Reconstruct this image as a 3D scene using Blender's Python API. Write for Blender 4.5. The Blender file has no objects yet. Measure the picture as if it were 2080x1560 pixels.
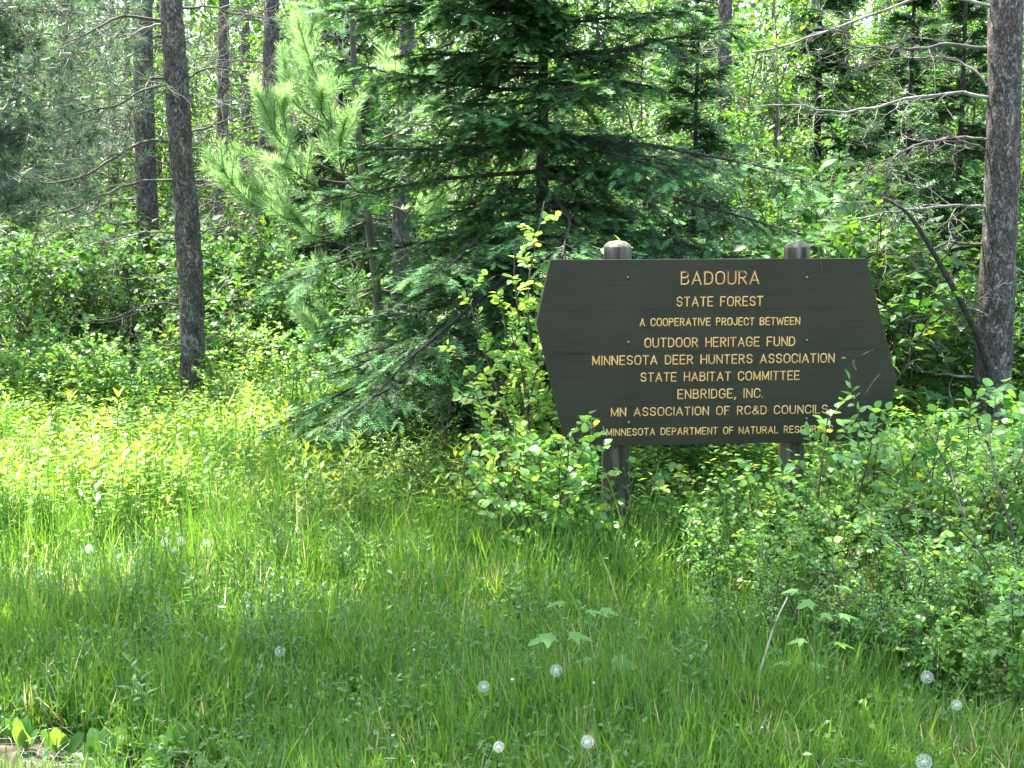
import bpy, math, random
import numpy as np
from mathutils import Vector, Matrix

# ---------------------------------------------------------------- camera, world, sun, exposure
PITCH = math.radians(7.88); FPX = 3000.0; CAMZ = 1.94
SUN_EL = math.radians(66); SUN_AZ = math.radians(42)          # sun stands behind the scene, to the left
S = bpy.context.scene
C = S.collection
cd = bpy.data.cameras.new('camera'); cam = bpy.data.objects.new('camera', cd); C.objects.link(cam)
cam.location = (0, 0, CAMZ); cam.rotation_euler = (math.pi/2 - PITCH, 0, 0)
cd.sensor_width = 36; cd.lens = 36*FPX/2080; cd.clip_end = 2000; cd.clip_start = 0.1
S.camera = cam
w = bpy.data.worlds.new('World'); S.world = w; w.use_nodes = True
nt = w.node_tree; bg = nt.nodes['Background']
sky = nt.nodes.new('ShaderNodeTexSky'); sky.sky_type = 'NISHITA'; sky.sun_disc = False
sky.sun_elevation = SUN_EL; sky.sun_rotation = -SUN_AZ; sky.air_density = 1.0; sky.dust_density = 2.5; sky.ozone_density = 1.0
nt.links.new(sky.outputs[0], bg.inputs[0]); bg.inputs[1].default_value = 0.15
sl = bpy.data.lights.new('sun', 'SUN'); sl.energy = 5.0; sl.angle = math.radians(0.53); sl.color = (1.0, 0.95, 0.86)
sun = bpy.data.objects.new('sun', sl); C.objects.link(sun)
SDIR = Vector((-math.sin(SUN_AZ)*math.cos(SUN_EL), math.cos(SUN_AZ)*math.cos(SUN_EL), math.sin(SUN_EL)))
sun.rotation_euler = SDIR.to_track_quat('Z', 'Y').to_euler(); sun.location = SDIR*30
S.view_settings.view_transform = 'Standard'; S.view_settings.look = 'None'
S.view_settings.gamma = 1; S.view_settings.use_curve_mapping = False
S.view_settings.exposure = 2.38
cy = S.cycles
cy.max_bounces = 8; cy.diffuse_bounces = 4; cy.glossy_bounces = 2; cy.transmission_bounces = 5; cy.transparent_max_bounces = 4
cy.sample_clamp_indirect = 6.0
cy.use_denoising = True; cy.denoiser = 'OPENIMAGEDENOISE'; cy.denoising_input_passes = 'RGB_ALBEDO_NORMAL'; cy.denoising_prefilter = 'ACCURATE'

# ---------------------------------------------------------------- pixel <-> place helpers (photo is 2080 x 1560)
cp, sp_ = math.cos(PITCH), math.sin(PITCH)
def P(px, py, Y):
    a = (px-1040)/FPX; b = (780-py)/FPX
    d = np.array([a, cp + b*sp_, -sp_ + b*cp]); t = Y/d[1]
    return np.array([0, 0, CAMZ]) + t*d
def G(px, py):
    a = (px-1040)/FPX; b = (780-py)/FPX
    d = np.array([a, cp + b*sp_, -sp_ + b*cp]); t = -CAMZ/d[2]
    return t*d[0], t*d[1]
def XG(px, Y):
    """ground point on column px at distance Y"""
    b = 0; py = 780
    for _ in range(6):
        py = 780 + FPX*math.tan(math.atan2(CAMZ, Y) - PITCH)
        d1 = cp + (780-py)/FPX*sp_
    return (px-1040)/FPX*Y/d1

# ---------------------------------------------------------------- numeric helpers
def nrm(v): return v/np.maximum(np.linalg.norm(v, axis=-1, keepdims=True), 1e-9)
_h = np.random.default_rng(5).random((32, 32, 32))
def vnoise(p, f=1.0, seed=0):
    q = p*f + seed*7.31; i = np.floor(q).astype(int); u = q - i; u = u*u*(3-2*u)
    r = 0
    for a in (0, 1):
        for b in (0, 1):
            for c in (0, 1):
                wgt = (u[..., 0] if a else 1-u[..., 0])*(u[..., 1] if b else 1-u[..., 1])*(u[..., 2] if c else 1-u[..., 2])
                r = r + wgt*_h[(i[..., 0]+a) & 31, (i[..., 1]+b) & 31, (i[..., 2]+c) & 31]
    return r
def terrain(x, y):
    x = np.asarray(x, float); y = np.asarray(y, float)
    p = np.stack([x, y, np.zeros_like(x)], -1)
    n = (vnoise(p, .6, 1)-.5)*.10 + (vnoise(p, 2.1, 2)-.5)*.04
    return n*np.clip((y-4.2)/1.5, 0.25, 1)

class Geo:
    def __init__(s): s.v = []; s.t = []; s.q = []; s.var = []; s.tip = []; s.n = 0
    def add(s, v, tris=None, quads=None, var=0.5, tip=0.0):
        v = np.asarray(v, np.float32).reshape(-1, 3); k = len(v)
        s.v.append(v)
        if tris is not None and len(tris): s.t.append(np.asarray(tris, np.int64).reshape(-1, 3)+s.n)
        if quads is not None and len(quads): s.q.append(np.asarray(quads, np.int64).reshape(-1, 4)+s.n)
        s.var.append(np.broadcast_to(np.asarray(var, np.float32), (k,)).copy()); s.tip.append(np.broadcast_to(np.asarray(tip, np.float32), (k,)).copy())
        s.n += k; return s
    def stamp(s, tv, tf, M, T, var=None, tip=None):
        """tv (k,3) template, tf tris, M (N,3,3), T (N,3)"""
        N = len(T)
        if N == 0: return s
        k = len(tv)
        V = np.einsum('nij,kj->nki', M, tv) + T[:, None, :]
        F = (np.arange(N)[:, None, None]*k + np.asarray(tf)[None]).reshape(-1, 3)
        va = np.repeat(.5*np.ones(N) if var is None else var, k)
        ti = np.tile(tv[:, 1], N) if tip is None else np.repeat(tip, k)
        return s.add(V.reshape(-1, 3), tris=F, var=va, tip=ti)
    def tubes(s, Pp, R, sides=5, var=0.5, cap=False, flat=None):
        """Pp (N,n,3), R (N,n)"""
        Pp = np.asarray(Pp, float)
        if Pp.ndim == 2: Pp = Pp[None]
        N, n, _ = Pp.shape
        R = np.broadcast_to(np.asarray(R, float), (N, n))
        T = nrm(np.gradient(Pp, axis=1))
        ref = np.where(np.abs(T[..., 2:3]) > .95, np.array([1., 0, 0]), np.array([0, 0, 1.]))
        if flat is not None: ref = np.broadcast_to(np.asarray(flat, float), T.shape)
        U = nrm(np.cross(T, ref)); W = np.cross(U, T)
        a = np.linspace(0, 2*np.pi, sides, endpoint=False)
        ring = U[:, :, None, :]*np.cos(a)[None, None, :, None] + W[:, :, None, :]*np.sin(a)[None, None, :, None]*(0.35 if flat is not None else 1)
        V = Pp[:, :, None, :] + ring*R[:, :, None, None]
        b = np.arange(N)[:, None, None]*(n*sides) + np.arange(n-1)[None, :, None]*sides
        j = np.arange(sides)[None, None, :]; j2 = (j+1) % sides
        Q = np.stack([b+j, b+j2, b+sides+j2, b+sides+j], -1).reshape(-1, 4)
        va = np.broadcast_to(np.asarray(var, float).reshape(-1, 1) if np.ndim(var) else var, (N, n*sides)).reshape(-1)
        return s.add(V.reshape(-1, 3), quads=Q, var=va)
    def merge(s, o):
        for a, b in zip(o.v, o.var): pass
        if o.n:
            v = np.concatenate(o.v); t = np.concatenate(o.t) if o.t else None; q = np.concatenate(o.q) if o.q else None
            s.add(v, t, q, np.concatenate(o.var), np.concatenate(o.tip))
        return s
    def tris(s): return sum(len(a) for a in s.t)+2*sum(len(a) for a in s.q)
    def build(s, name, mat, parent=None, smooth=False, loc=None, kind=None):
        me = bpy.data.meshes.new(name)
        v = np.concatenate(s.v); t = np.concatenate(s.t) if s.t else np.zeros((0, 3), int); q = np.concatenate(s.q) if s.q else np.zeros((0, 4), int)
        if loc is not None: v = v - np.asarray(loc, np.float32)
        me.vertices.add(len(v)); me.vertices.foreach_set('co', v.astype(np.float32).ravel())
        lp = np.concatenate([t.ravel(), q.ravel()]).astype(np.int32)
        me.loops.add(len(lp)); me.loops.foreach_set('vertex_index', lp)
        npoly = len(t)+len(q); me.polygons.add(npoly)
        st = np.concatenate([np.arange(len(t))*3, len(t)*3+np.arange(len(q))*4]).astype(np.int32)
        me.polygons.foreach_set('loop_start', st)
        for nm, arr in (('var', s.var), ('tip', s.tip)):
            at = me.attributes.new(nm, 'FLOAT', 'POINT'); at.data.foreach_set('value', np.concatenate(arr).astype(np.float32))
        if smooth: me.polygons.foreach_set('use_smooth', np.ones(npoly, bool))
        me.update(calc_edges=True); me.validate()
        me.materials.append(mat)
        o = bpy.data.objects.new(name, me); C.objects.link(o)
        if loc is not None: o.location = Vector(loc)
        if parent: o.parent = parent
        if kind: o['kind'] = kind
        return o

def tag(o, label=None, cat=None, group=None, kind=None):
    if label: o['label'] = label
    if cat: o['category'] = cat
    if group: o['group'] = group
    if kind: o['kind'] = kind
    return o
def thing(name, label, cat, loc=(0, 0, 0), rz=0, group=None):
    o = bpy.data.objects.new(name, None); C.objects.link(o); o.location = Vector(loc); o.rotation_euler = (0, 0, rz); o.empty_display_size = .1
    return tag(o, label, cat, group)
def dup(root, loc, rz=0, sc=1.0, label=None, group=None, tilt=0):
    r = root.copy(); C.objects.link(r); r.location = Vector(loc); r.rotation_euler = (tilt, 0, rz)
    r.scale = (sc, sc, sc) if np.isscalar(sc) else sc
    if label: r['label'] = label
    if group: r['group'] = group
    for ch in list(root.children):
        c = ch.copy(); C.objects.link(c); c.parent = r
        for g in ch.children:
            d = g.copy(); C.objects.link(d); d.parent = c
    return r

def grow(rng, P0, D, L, n, curl=0.0, wob=0.15):
    P0 = np.atleast_2d(P0); N = len(P0); D = nrm(np.broadcast_to(D, (N, 3)).astype(float)).copy(); L = np.broadcast_to(L, (N,))
    curl = np.broadcast_to(curl, (N,))
    out = np.zeros((N, n, 3)); out[:, 0] = P0
    for i in range(1, n):
        out[:, i] = out[:, i-1] + D*(L/(n-1))[:, None]
        D = D + rng.normal(size=(N, 3))*wob/math.sqrt(n); D[:, 2] += curl/(n-1); D = nrm(D)
    return out
def sample(Pp, idx, t):
    n = Pp.shape[1]; f = np.clip(t, 0, .9999)*(n-1); i = f.astype(int); u = (f-i)[:, None]
    a = Pp[idx, i]; b = Pp[idx, i+1]
    return a*(1-u)+b*u, nrm(b-a)
def spawn(rng, Pp, k, t0, t1, jit=.5):
    N = len(Pp); idx = np.repeat(np.arange(N), k)
    t = t0 + (t1-t0)*((np.tile(np.arange(k), N) + .5 + rng.uniform(-jit, jit, N*k))/k)
    p, T = sample(Pp, idx, t)
    return p, T, t, idx
def sidedir(T, ang, phi):
    """direction at angle ang from T, phi=0/pi lies in the horizontal side plane"""
    Z = np.array([0, 0, 1.]); U = nrm(np.cross(T, Z) + np.array([1e-4, 0, 0])); V = np.cross(U, T)
    a = np.asarray(ang)[..., None]; p = np.asarray(phi)[..., None]
    return nrm(np.cos(a)*T + np.sin(a)*(np.cos(p)*U + np.sin(p)*V))
def frames(D, Nh, scale, wide=1.0):
    D = nrm(D); X = nrm(np.cross(D, Nh)); Zz = np.cross(X, D)
    scale = np.broadcast_to(scale, (len(D),))[:, None]; wd = np.broadcast_to(wide, (len(D),))[:, None]
    return np.stack([X*scale*wd, D*scale, Zz*scale], -1)

# leaf templates, unit length along +Y
def leaf_simple(wd=.6, fold=.08, droop=.08):
    v = np.array([[0, 0, 0], [wd/2, .42, fold], [0, .45, 0], [-wd/2, .42, fold], [0, 1, -droop]])
    return v, [[0, 1, 2], [0, 2, 3], [2, 1, 4], [2, 4, 3]]
def leaf_flat(wd=.6, droop=.1):
    v = np.array([[0, 0, 0], [wd/2, .45, .05], [0, 1, -droop], [-wd/2, .45, .05]])
    return v, [[0, 1, 2], [0, 2, 3]]
def leaf_round(wd=.8, fold=.07, droop=.12, tipw=1.0):
    ys = [0, .12, .35, .6, .83, 1]; ws = [0, .62, 1, .92, .5*tipw, 0]
    v = []; f = []
    for y in ys: v.append([0, y, -droop*y*y])
    for sgn in (1, -1):
        b = len(v)
        for y, q in zip(ys[1:-1], ws[1:-1]): v.append([sgn*wd/2*q, y, fold*q-droop*y*y])
        seq = [0] + [b+i for i in range(4)] + [5]
        for i in range(5):
            m0, m1 = i, i+1; s0, s1 = seq[i], seq[i+1]
            if i == 0: tri = [[0, s1, 1]]
            elif i == 4: tri = [[m0, s0, 5]]
            else: tri = [[m0, s0, s1], [m0, s1, m1]]
            f += tri if sgn == 1 else [[a, c, b_] for a, b_, c in tri]
    return np.array(v, float), f
def leaf_lance(wd=.2, droop=.25):
    v = np.array([[0, 0, 0], [wd/2, .3, .03], [-wd/2, .3, .03], [wd*.42, .62, -droop*.3], [-wd*.42, .62, -droop*.3], [0, 1, -droop], [0, .3, 0], [0, .62, -droop*.3-.03]])
    return v, [[0, 1, 6], [0, 6, 2], [6, 1, 3], [6, 3, 7], [2, 6, 7], [2, 7, 4], [7, 3, 5], [7, 5, 4]]

# ---------------------------------------------------------------- materials
def mat(name):
    m = bpy.data.materials.new(name); m.use_nodes = True; nt = m.node_tree
    for n in list(nt.nodes): nt.nodes.remove(n)
    out = nt.nodes.new('ShaderNodeOutputMaterial')
    return m, nt, out
def ramp(nt, stops, fac):
    r = nt.nodes.new('ShaderNodeValToRGB'); e = r.color_ramp.elements
    while len(e) > 1: e.remove(e[0])
    e[0].position = stops[0][0]; e[0].color = (*stops[0][1], 1)
    for p, c in stops[1:]:
        k = e.new(p); k.color = (*c, 1)
    nt.links.new(fac, r.inputs[0]); return r.outputs[0]
def attr(nt, nm):
    a = nt.nodes.new('ShaderNodeAttribute'); a.attribute_name = nm; return a.outputs['Fac']
def leafmat(name, stops, tstops=None, trans=.45, rough=.45, spec=.5, objvar=.25, tipstops=None, tipfac=None):
    m, nt, out = mat(name)
    va = attr(nt, 'var')
    oi = nt.nodes.new('ShaderNodeObjectInfo')
    ad = nt.nodes.new('ShaderNodeMath'); ad.operation = 'MULTIPLY_ADD'; nt.links.new(oi.outputs['Random'], ad.inputs[0]); ad.inputs[1].default_value = objvar; nt.links.new(va, ad.inputs[2])
    sb = nt.nodes.new('ShaderNodeMath'); sb.operation = 'SUBTRACT'; nt.links.new(ad.outputs[0], sb.inputs[0]); sb.inputs[1].default_value = objvar/2
    col = ramp(nt, stops, sb.outputs[0])
    if tipfac:
        tc = ramp(nt, tipstops, sb.outputs[0]); mx = nt.nodes.new('ShaderNodeMix'); mx.data_type = 'RGBA'
        mr = nt.nodes.new('ShaderNodeMapRange'); mr.inputs[1].default_value = tipfac[0]; mr.inputs[2].default_value = tipfac[1]
        nt.links.new(attr(nt, 'tip'), mr.inputs[0]); nt.links.new(mr.outputs[0], mx.inputs[0]); nt.links.new(col, mx.inputs[6]); nt.links.new(tc, mx.inputs[7]); col = mx.outputs[2]
    pb = nt.nodes.new('ShaderNodeBsdfPrincipled'); nt.links.new(col, pb.inputs['Base Color']); pb.inputs['Roughness'].default_value = rough
    pb.inputs['Specular IOR Level'].default_value = spec
    tr = nt.nodes.new('ShaderNodeBsdfTranslucent')
    hs = nt.nodes.new('ShaderNodeHueSaturation'); hs.inputs['Hue'].default_value = .475; hs.inputs['Saturation'].default_value = 1.15; hs.inputs['Value'].default_value = 2.0
    nt.links.new(col, hs.inputs['Color']); nt.links.new(hs.outputs[0], tr.inputs['Color'])
    ms = nt.nodes.new('ShaderNodeMixShader'); ms.inputs[0].default_value = trans
    nt.links.new(pb.outputs[0], ms.inputs[1]); nt.links.new(tr.outputs[0], ms.inputs[2]); nt.links.new(ms.outputs[0], out.inputs[0])
    return m
def barkmat(name, c1, c2, c3, sc=34, zs=.45, bump=1.0):
    m, nt, out = mat(name)
    tc = nt.nodes.new('ShaderNodeTexCoord'); mp = nt.nodes.new('ShaderNodeMapping'); mp.inputs['Scale'].default_value = (1, 1, zs)
    nt.links.new(tc.outputs['Object'], mp.inputs[0])
    nz = nt.nodes.new('ShaderNodeTexNoise'); nz.inputs['Scale'].default_value = sc*.8; nz.inputs['Detail'].default_value = 6; nt.links.new(mp.outputs[0], nz.inputs[0])
    wm = nt.nodes.new('ShaderNodeVectorMath'); wm.operation = 'MULTIPLY_ADD'; nt.links.new(nz.outputs['Color'], wm.inputs[0]); wm.inputs[1].default_value = (.13, .13, .13); nt.links.new(mp.outputs[0], wm.inputs[2])
    vo = nt.nodes.new('ShaderNodeTexVoronoi'); vo.feature = 'DISTANCE_TO_EDGE'; vo.inputs['Scale'].default_value = sc; nt.links.new(wm.outputs[0], vo.inputs['Vector'])
    vc = nt.nodes.new('ShaderNodeTexVoronoi'); vc.inputs['Scale'].default_value = sc; nt.links.new(wm.outputs[0], vc.inputs['Vector'])
    n2 = nt.nodes.new('ShaderNodeTexNoise'); n2.inputs['Scale'].default_value = 60; n2.inputs['Detail'].default_value = 5; nt.links.new(tc.outputs['Object'], n2.inputs[0])
    a1 = nt.nodes.new('ShaderNodeMath'); a1.operation = 'MULTIPLY_ADD'; nt.links.new(n2.outputs[0], a1.inputs[0]); a1.inputs[1].default_value = .6
    sx = nt.nodes.new('ShaderNodeSeparateColor'); nt.links.new(vc.outputs['Color'], sx.inputs[0])
    hm = nt.nodes.new('ShaderNodeMath'); hm.operation = 'MULTIPLY'; nt.links.new(sx.outputs[0], hm.inputs[0]); hm.inputs[1].default_value = .45; nt.links.new(hm.outputs[0], a1.inputs[2])
    col = ramp(nt, [(.2, c1), (.48, c2), (.74, c3)], a1.outputs[0])
    big = nt.nodes.new('ShaderNodeTexNoise'); big.inputs['Scale'].default_value = 3.2; big.inputs['Detail'].default_value = 4; nt.links.new(tc.outputs['Object'], big.inputs[0])
    bc = ramp(nt, [(.35, (1.06, .94, .86)), (.5, (1, 1, 1)), (.66, (.8, .88, .78))], big.outputs[0])
    mb = nt.nodes.new('ShaderNodeMix'); mb.data_type = 'RGBA'; mb.blend_type = 'MULTIPLY'; mb.inputs[0].default_value = 1; nt.links.new(col, mb.inputs[6]); nt.links.new(bc, mb.inputs[7]); col = mb.outputs[2]
    v2 = nt.nodes.new('ShaderNodeTexVoronoi'); v2.feature = 'DISTANCE_TO_EDGE'; v2.inputs['Scale'].default_value = sc*.55; nt.links.new(wm.outputs[0], v2.inputs['Vector'])
    e2 = ramp(nt, [(0, (.6, .56, .54)), (.14, (1, 1, 1))], v2.outputs['Distance'])
    mc = nt.nodes.new('ShaderNodeMix'); mc.data_type = 'RGBA'; mc.blend_type = 'MULTIPLY'; mc.inputs[0].default_value = 1; nt.links.new(col, mc.inputs[6]); nt.links.new(e2, mc.inputs[7]); col = mc.outputs[2]
    ed = ramp(nt, [(0, (.6, .58, .57)), (.07, (1, 1, 1))], vo.outputs['Distance'])
    mx = nt.nodes.new('ShaderNodeMix'); mx.data_type = 'RGBA'; mx.blend_type = 'MULTIPLY'; mx.inputs[0].default_value = 1; nt.links.new(col, mx.inputs[6]); nt.links.new(ed, mx.inputs[7])
    pb = nt.nodes.new('ShaderNodeBsdfPrincipled'); pb.inputs['Roughness'].default_value = .85; nt.links.new(mx.outputs[2], pb.inputs['Base Color'])
    mr = nt.nodes.new('ShaderNodeMapRange'); mr.inputs[2].default_value = .12; nt.links.new(vo.outputs['Distance'], mr.inputs[0])
    ad = nt.nodes.new('ShaderNodeMath'); ad.operation = 'MULTIPLY_ADD'; nt.links.new(n2.outputs[0], ad.inputs[0]); ad.inputs[1].default_value = .5; nt.links.new(mr.outputs[0], ad.inputs[2])
    bp = nt.nodes.new('ShaderNodeBump'); bp.inputs['Strength'].default_value = bump; bp.inputs['Distance'].default_value = .012; nt.links.new(ad.outputs[0], bp.inputs['Height']); nt.links.new(bp.outputs[0], pb.inputs['Normal'])
    nt.links.new(pb.outputs[0], out.inputs[0]); return m
def plainmat(name, stops, scale=20, rough=.7, bump=.0, zs=1.0, metal=0, xs=1.0, spec=.5):
    m, nt, out = mat(name)
    tc = nt.nodes.new('ShaderNodeTexCoord'); mp = nt.nodes.new('ShaderNodeMapping'); mp.inputs['Scale'].default_value = (xs, 1, zs)
    nt.links.new(tc.outputs['Object'], mp.inputs[0])
    nz = nt.nodes.new('ShaderNodeTexNoise'); nz.inputs['Scale'].default_value = scale; nz.inputs['Detail'].default_value = 7; nt.links.new(mp.outputs[0], nz.inputs[0])
    col = ramp(nt, stops, nz.outputs[0])
    pb = nt.nodes.new('ShaderNodeBsdfPrincipled'); pb.inputs['Roughness'].default_value = rough; pb.inputs['Metallic'].default_value = metal; nt.links.new(col, pb.inputs['Base Color'])
    pb.inputs['Specular IOR Level'].default_value = spec
    if bump:
        bp = nt.nodes.new('ShaderNodeBump'); bp.inputs['Strength'].default_value = bump; bp.inputs['Distance'].default_value = .01; nt.links.new(nz.outputs[0], bp.inputs['Height']); nt.links.new(bp.outputs[0], pb.inputs['Normal'])
    nt.links.new(pb.outputs[0], out.inputs[0]); return m

M = {}
M['grass'] = leafmat('grass_blade', [(0, (.050, .13, .03)), (.5, (.09, .21, .04)), (.9, (.15, .28, .05)), (.955, (.17, .3, .055)), (.965, (.38, .34, .17)), (1, (.5, .43, .24))], trans=.45, objvar=0, rough=.42, spec=.5)
M['cover'] = leafmat('ground_cover_leaf', [(0, (.04, .13, .03)), (.6, (.07, .19, .035)), (1, (.13, .25, .04))], trans=.4, rough=.4)
M['broad'] = leafmat('broad_leaf', [(0, (.028, .09, .024)), (.5, (.05, .14, .03)), (.9, (.085, .2, .035)), (1, (.16, .24, .04))], trans=.42, rough=.45, spec=.35)
M['snow'] = leafmat('snowberry_leaf', [(0, (.075, .205, .055)), (.5, (.125, .29, .065)), (.9, (.2, .37, .075)), (1, (.26, .3, .05))], trans=.42, rough=.38, spec=.5)
M['sunleaf'] = leafmat('bush_leaf_sun_tone', [(0, (.15, .33, .08)), (.5, (.22, .41, .09)), (1, (.4, .47, .12))], trans=.45, rough=.35, spec=.5)  # leaf colour raised so the bush looks sunlit
M['forb'] = leafmat('forb_leaf_sun_tone', [(0, (.10, .24, .045)), (.6, (.18, .34, .06)), (1, (.38, .41, .07))], trans=.45, rough=.4)  # brightened leaf colour carries part of the glade's sunlight
M['fir'] = leafmat('fir_needle', [(0, (.024, .066, .021)), (.6, (.040, .104, .029)), (1, (.06, .14, .04))], trans=.15, rough=.55, spec=.25, tipstops=[(0, (.08, .23, .08)), (.5, (.13, .33, .10)), (1, (.2, .42, .13))], tipfac=(1.4, 1.9))
M['pine'] = leafmat('pine_needle', [(0, (.045, .09, .05)), (.6, (.075, .14, .07)), (1, (.12, .19, .09))], trans=.25, rough=.4, spec=.5)
M['youngpine'] = leafmat('young_pine_needle', [(0, (.13, .26, .10)), (.6, (.23, .39, .16)), (1, (.34, .5, .23))], trans=.35, rough=.4, spec=.5)
M['weed'] = leafmat('forb_leaf_shade_tone', [(0, (.05, .14, .035)), (.6, (.085, .21, .045)), (1, (.14, .28, .06))], trans=.4, rough=.42)  # shaded copy of the forb leaf: foreground shade put into a darker green
M['lobe'] = leafmat('lobed_leaf', [(0, (.10, .26, .06)), (.6, (.15, .33, .07)), (1, (.2, .38, .08))], trans=.4, rough=.5, spec=.3)
M['wood_far'] = leafmat('woodland_leaf', [(0, (.03, .09, .025)), (.6, (.055, .15, .03)), (1, (.13, .25, .04))], trans=.5, rough=.4, spec=.5)
M['bark'] = barkmat('pine_bark', (.065, .052, .045), (.15, .12, .10), (.29, .25, .225))
M['barkdark'] = barkmat('dark_bark', (.035, .03, .026), (.075, .062, .052), (.13, .115, .1), sc=50)
M['twig'] = plainmat('twig_bark', [(.3, (.05, .04, .033)), (.55, (.11, .093, .078)), (.75, (.21, .2, .165))], scale=9, rough=.85, bump=.4)
M['deadtwig'] = plainmat('lichen_twig', [(.3, (.12, .11, .09)), (.55, (.25, .235, .2)), (.75, (.42, .42, .36))], scale=9, rough=.85, bump=.4)
M['stem'] = plainmat('shrub_stem', [(.3, (.05, .035, .025)), (.7, (.13, .085, .06))], scale=12, rough=.7)
M['greenstem'] = plainmat('green_stem', [(.3, (.07, .14, .04)), (.7, (.13, .22, .06))], scale=12, rough=.6)
M['redstem'] = plainmat('red_stem', [(.3, (.2, .07, .04)), (.7, (.34, .14, .08))], scale=12, rough=.6)
M['straw'] = plainmat('dead_straw', [(.3, (.42, .36, .24)), (.7, (.66, .6, .45))], scale=20, rough=.7)
M['soil'] = plainmat('soil', [(.3, (.035, .028, .018)), (.5, (.07, .06, .035)), (.7, (.12, .1, .06))], scale=6, rough=.95, bump=.6)
M['cone'] = plainmat('pollen_cone', [(.3, (.45, .17, .06)), (.7, (.62, .28, .12))], scale=20, rough=.8)
M['candle'] = plainmat('shoot_candle', [(.3, (.42, .34, .14)), (.7, (.6, .48, .22))], scale=20, rough=.8)
M['rust'] = leafmat('dead_brown_needle', [(0, (.2, .09, .04)), (1, (.4, .2, .1))], trans=.15, objvar=0)

# sign paint with its wear
def boardmat():
    m, nt, out = mat('sign_paint')
    tc = nt.nodes.new('ShaderNodeTexCoord'); mp = nt.nodes.new('ShaderNodeMapping'); mp.inputs['Scale'].default_value = (1.2, 1, 26)
    nt.links.new(tc.outputs['Object'], mp.inputs[0])
    g = nt.nodes.new('ShaderNodeTexNoise'); g.inputs['Scale'].default_value = 4; g.inputs['Detail'].default_value = 8; nt.links.new(mp.outputs[0], g.inputs[0])
    b = nt.nodes.new('ShaderNodeTexNoise'); b.inputs['Scale'].default_value = 3; b.inputs['Detail'].default_value = 4; nt.links.new(tc.outputs['Object'], b.inputs[0])
    ad = nt.nodes.new('ShaderNodeMath'); ad.operation = 'MULTIPLY_ADD'; nt.links.new(g.outputs[0], ad.inputs[0]); ad.inputs[1].default_value = .5
    h = nt.nodes.new('ShaderNodeMath'); h.operation = 'MULTIPLY'; nt.links.new(b.outputs[0], h.inputs[0]); h.inputs[1].default_value = .5; nt.links.new(h.outputs[0], ad.inputs[2])
    col = ramp(nt, [(.3, (.019, .0175, .0068)), (.5, (.029, .027, .0112)), (.7, (.041, .038, .018))], ad.outputs[0])
    vs = nt.nodes.new('ShaderNodeTexVoronoi'); vs.inputs['Scale'].default_value = 26; nt.links.new(tc.outputs['Object'], vs.inputs['Vector'])
    spk = ramp(nt, [(0, (1, 1, 1)), (.035, (1, 1, 1)), (.06, (0, 0, 0))], vs.outputs['Distance'])
    n3 = nt.nodes.new('ShaderNodeTexNoise'); n3.inputs['Scale'].default_value = 7; nt.links.new(tc.outputs['Object'], n3.inputs[0])
    gate = ramp(nt, [(.56, (0, 0, 0)), (.66, (.8, .8, .8))], n3.outputs[0])
    mm = nt.nodes.new('ShaderNodeMix'); mm.data_type = 'RGBA'; mm.blend_type = 'MULTIPLY'; mm.inputs[0].default_value = 1; nt.links.new(spk, mm.inputs[6]); nt.links.new(gate, mm.inputs[7])
    mx = nt.nodes.new('ShaderNodeMix'); mx.data_type = 'RGBA'; nt.links.new(mm.outputs[2], mx.inputs[0]); nt.links.new(col, mx.inputs[6]); mx.inputs[7].default_value = (.16, .155, .13, 1)
    pb = nt.nodes.new('ShaderNodeBsdfPrincipled'); pb.inputs['Roughness'].default_value = .55; pb.inputs['Specular IOR Level'].default_value = .35; nt.links.new(mx.outputs[2], pb.inputs['Base Color'])
    bp = nt.nodes.new('ShaderNodeBump'); bp.inputs['Strength'].default_value = .25; bp.inputs['Distance'].default_value = .002; nt.links.new(g.outputs[0], bp.inputs['Height']); nt.links.new(bp.outputs[0], pb.inputs['Normal'])
    nt.links.new(pb.outputs[0], out.inputs[0]); return m
M['board'] = boardmat()
M['yellow'] = plainmat('yellow_letter_paint', [(.35, (.82, .46, .12)), (.65, (.95, .62, .22))], scale=60, rough=.5)
M['amber'] = plainmat('letter_edge_paint', [(.35, (.15, .06, .015)), (.65, (.24, .10, .025))], scale=60, rough=.5)
M['post'] = plainmat('weathered_post', [(.3, (.025, .02, .012)), (.45, (.062, .052, .032)), (.55, (.12, .105, .068)), (.72, (.21, .195, .13))], scale=26, rough=.9, bump=.8, zs=.13)
M['cap'] = plainmat('post_top_sun_tone', [(.3, (.05, .052, .027)), (.5, (.12, .12, .07)), (.7, (.29, .28, .19))], scale=30, rough=.9, bump=.5)  # paler than the post: sunlight on the top put into the colour
M['bolt'] = plainmat('galvanised_bolt', [(.3, (.14, .14, .135)), (.7, (.28, .28, .27))], scale=50, rough=.5, metal=.6)
M['scuff'] = plainmat('scuffed_paint', [(.4, (.09, .085, .065)), (.7, (.22, .21, .17))], scale=40, rough=.8)
M['crack'] = plainmat('wood_crack', [(.4, (.008, .007, .006)), (.7, (.02, .018, .014))], scale=40, rough=.9)
M['fluff'] = leafmat('dandelion_fluff', [(0, (.66, .66, .6)), (1, (.8, .79, .74))], trans=.3, objvar=0, rough=.8, spec=.1)

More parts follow.
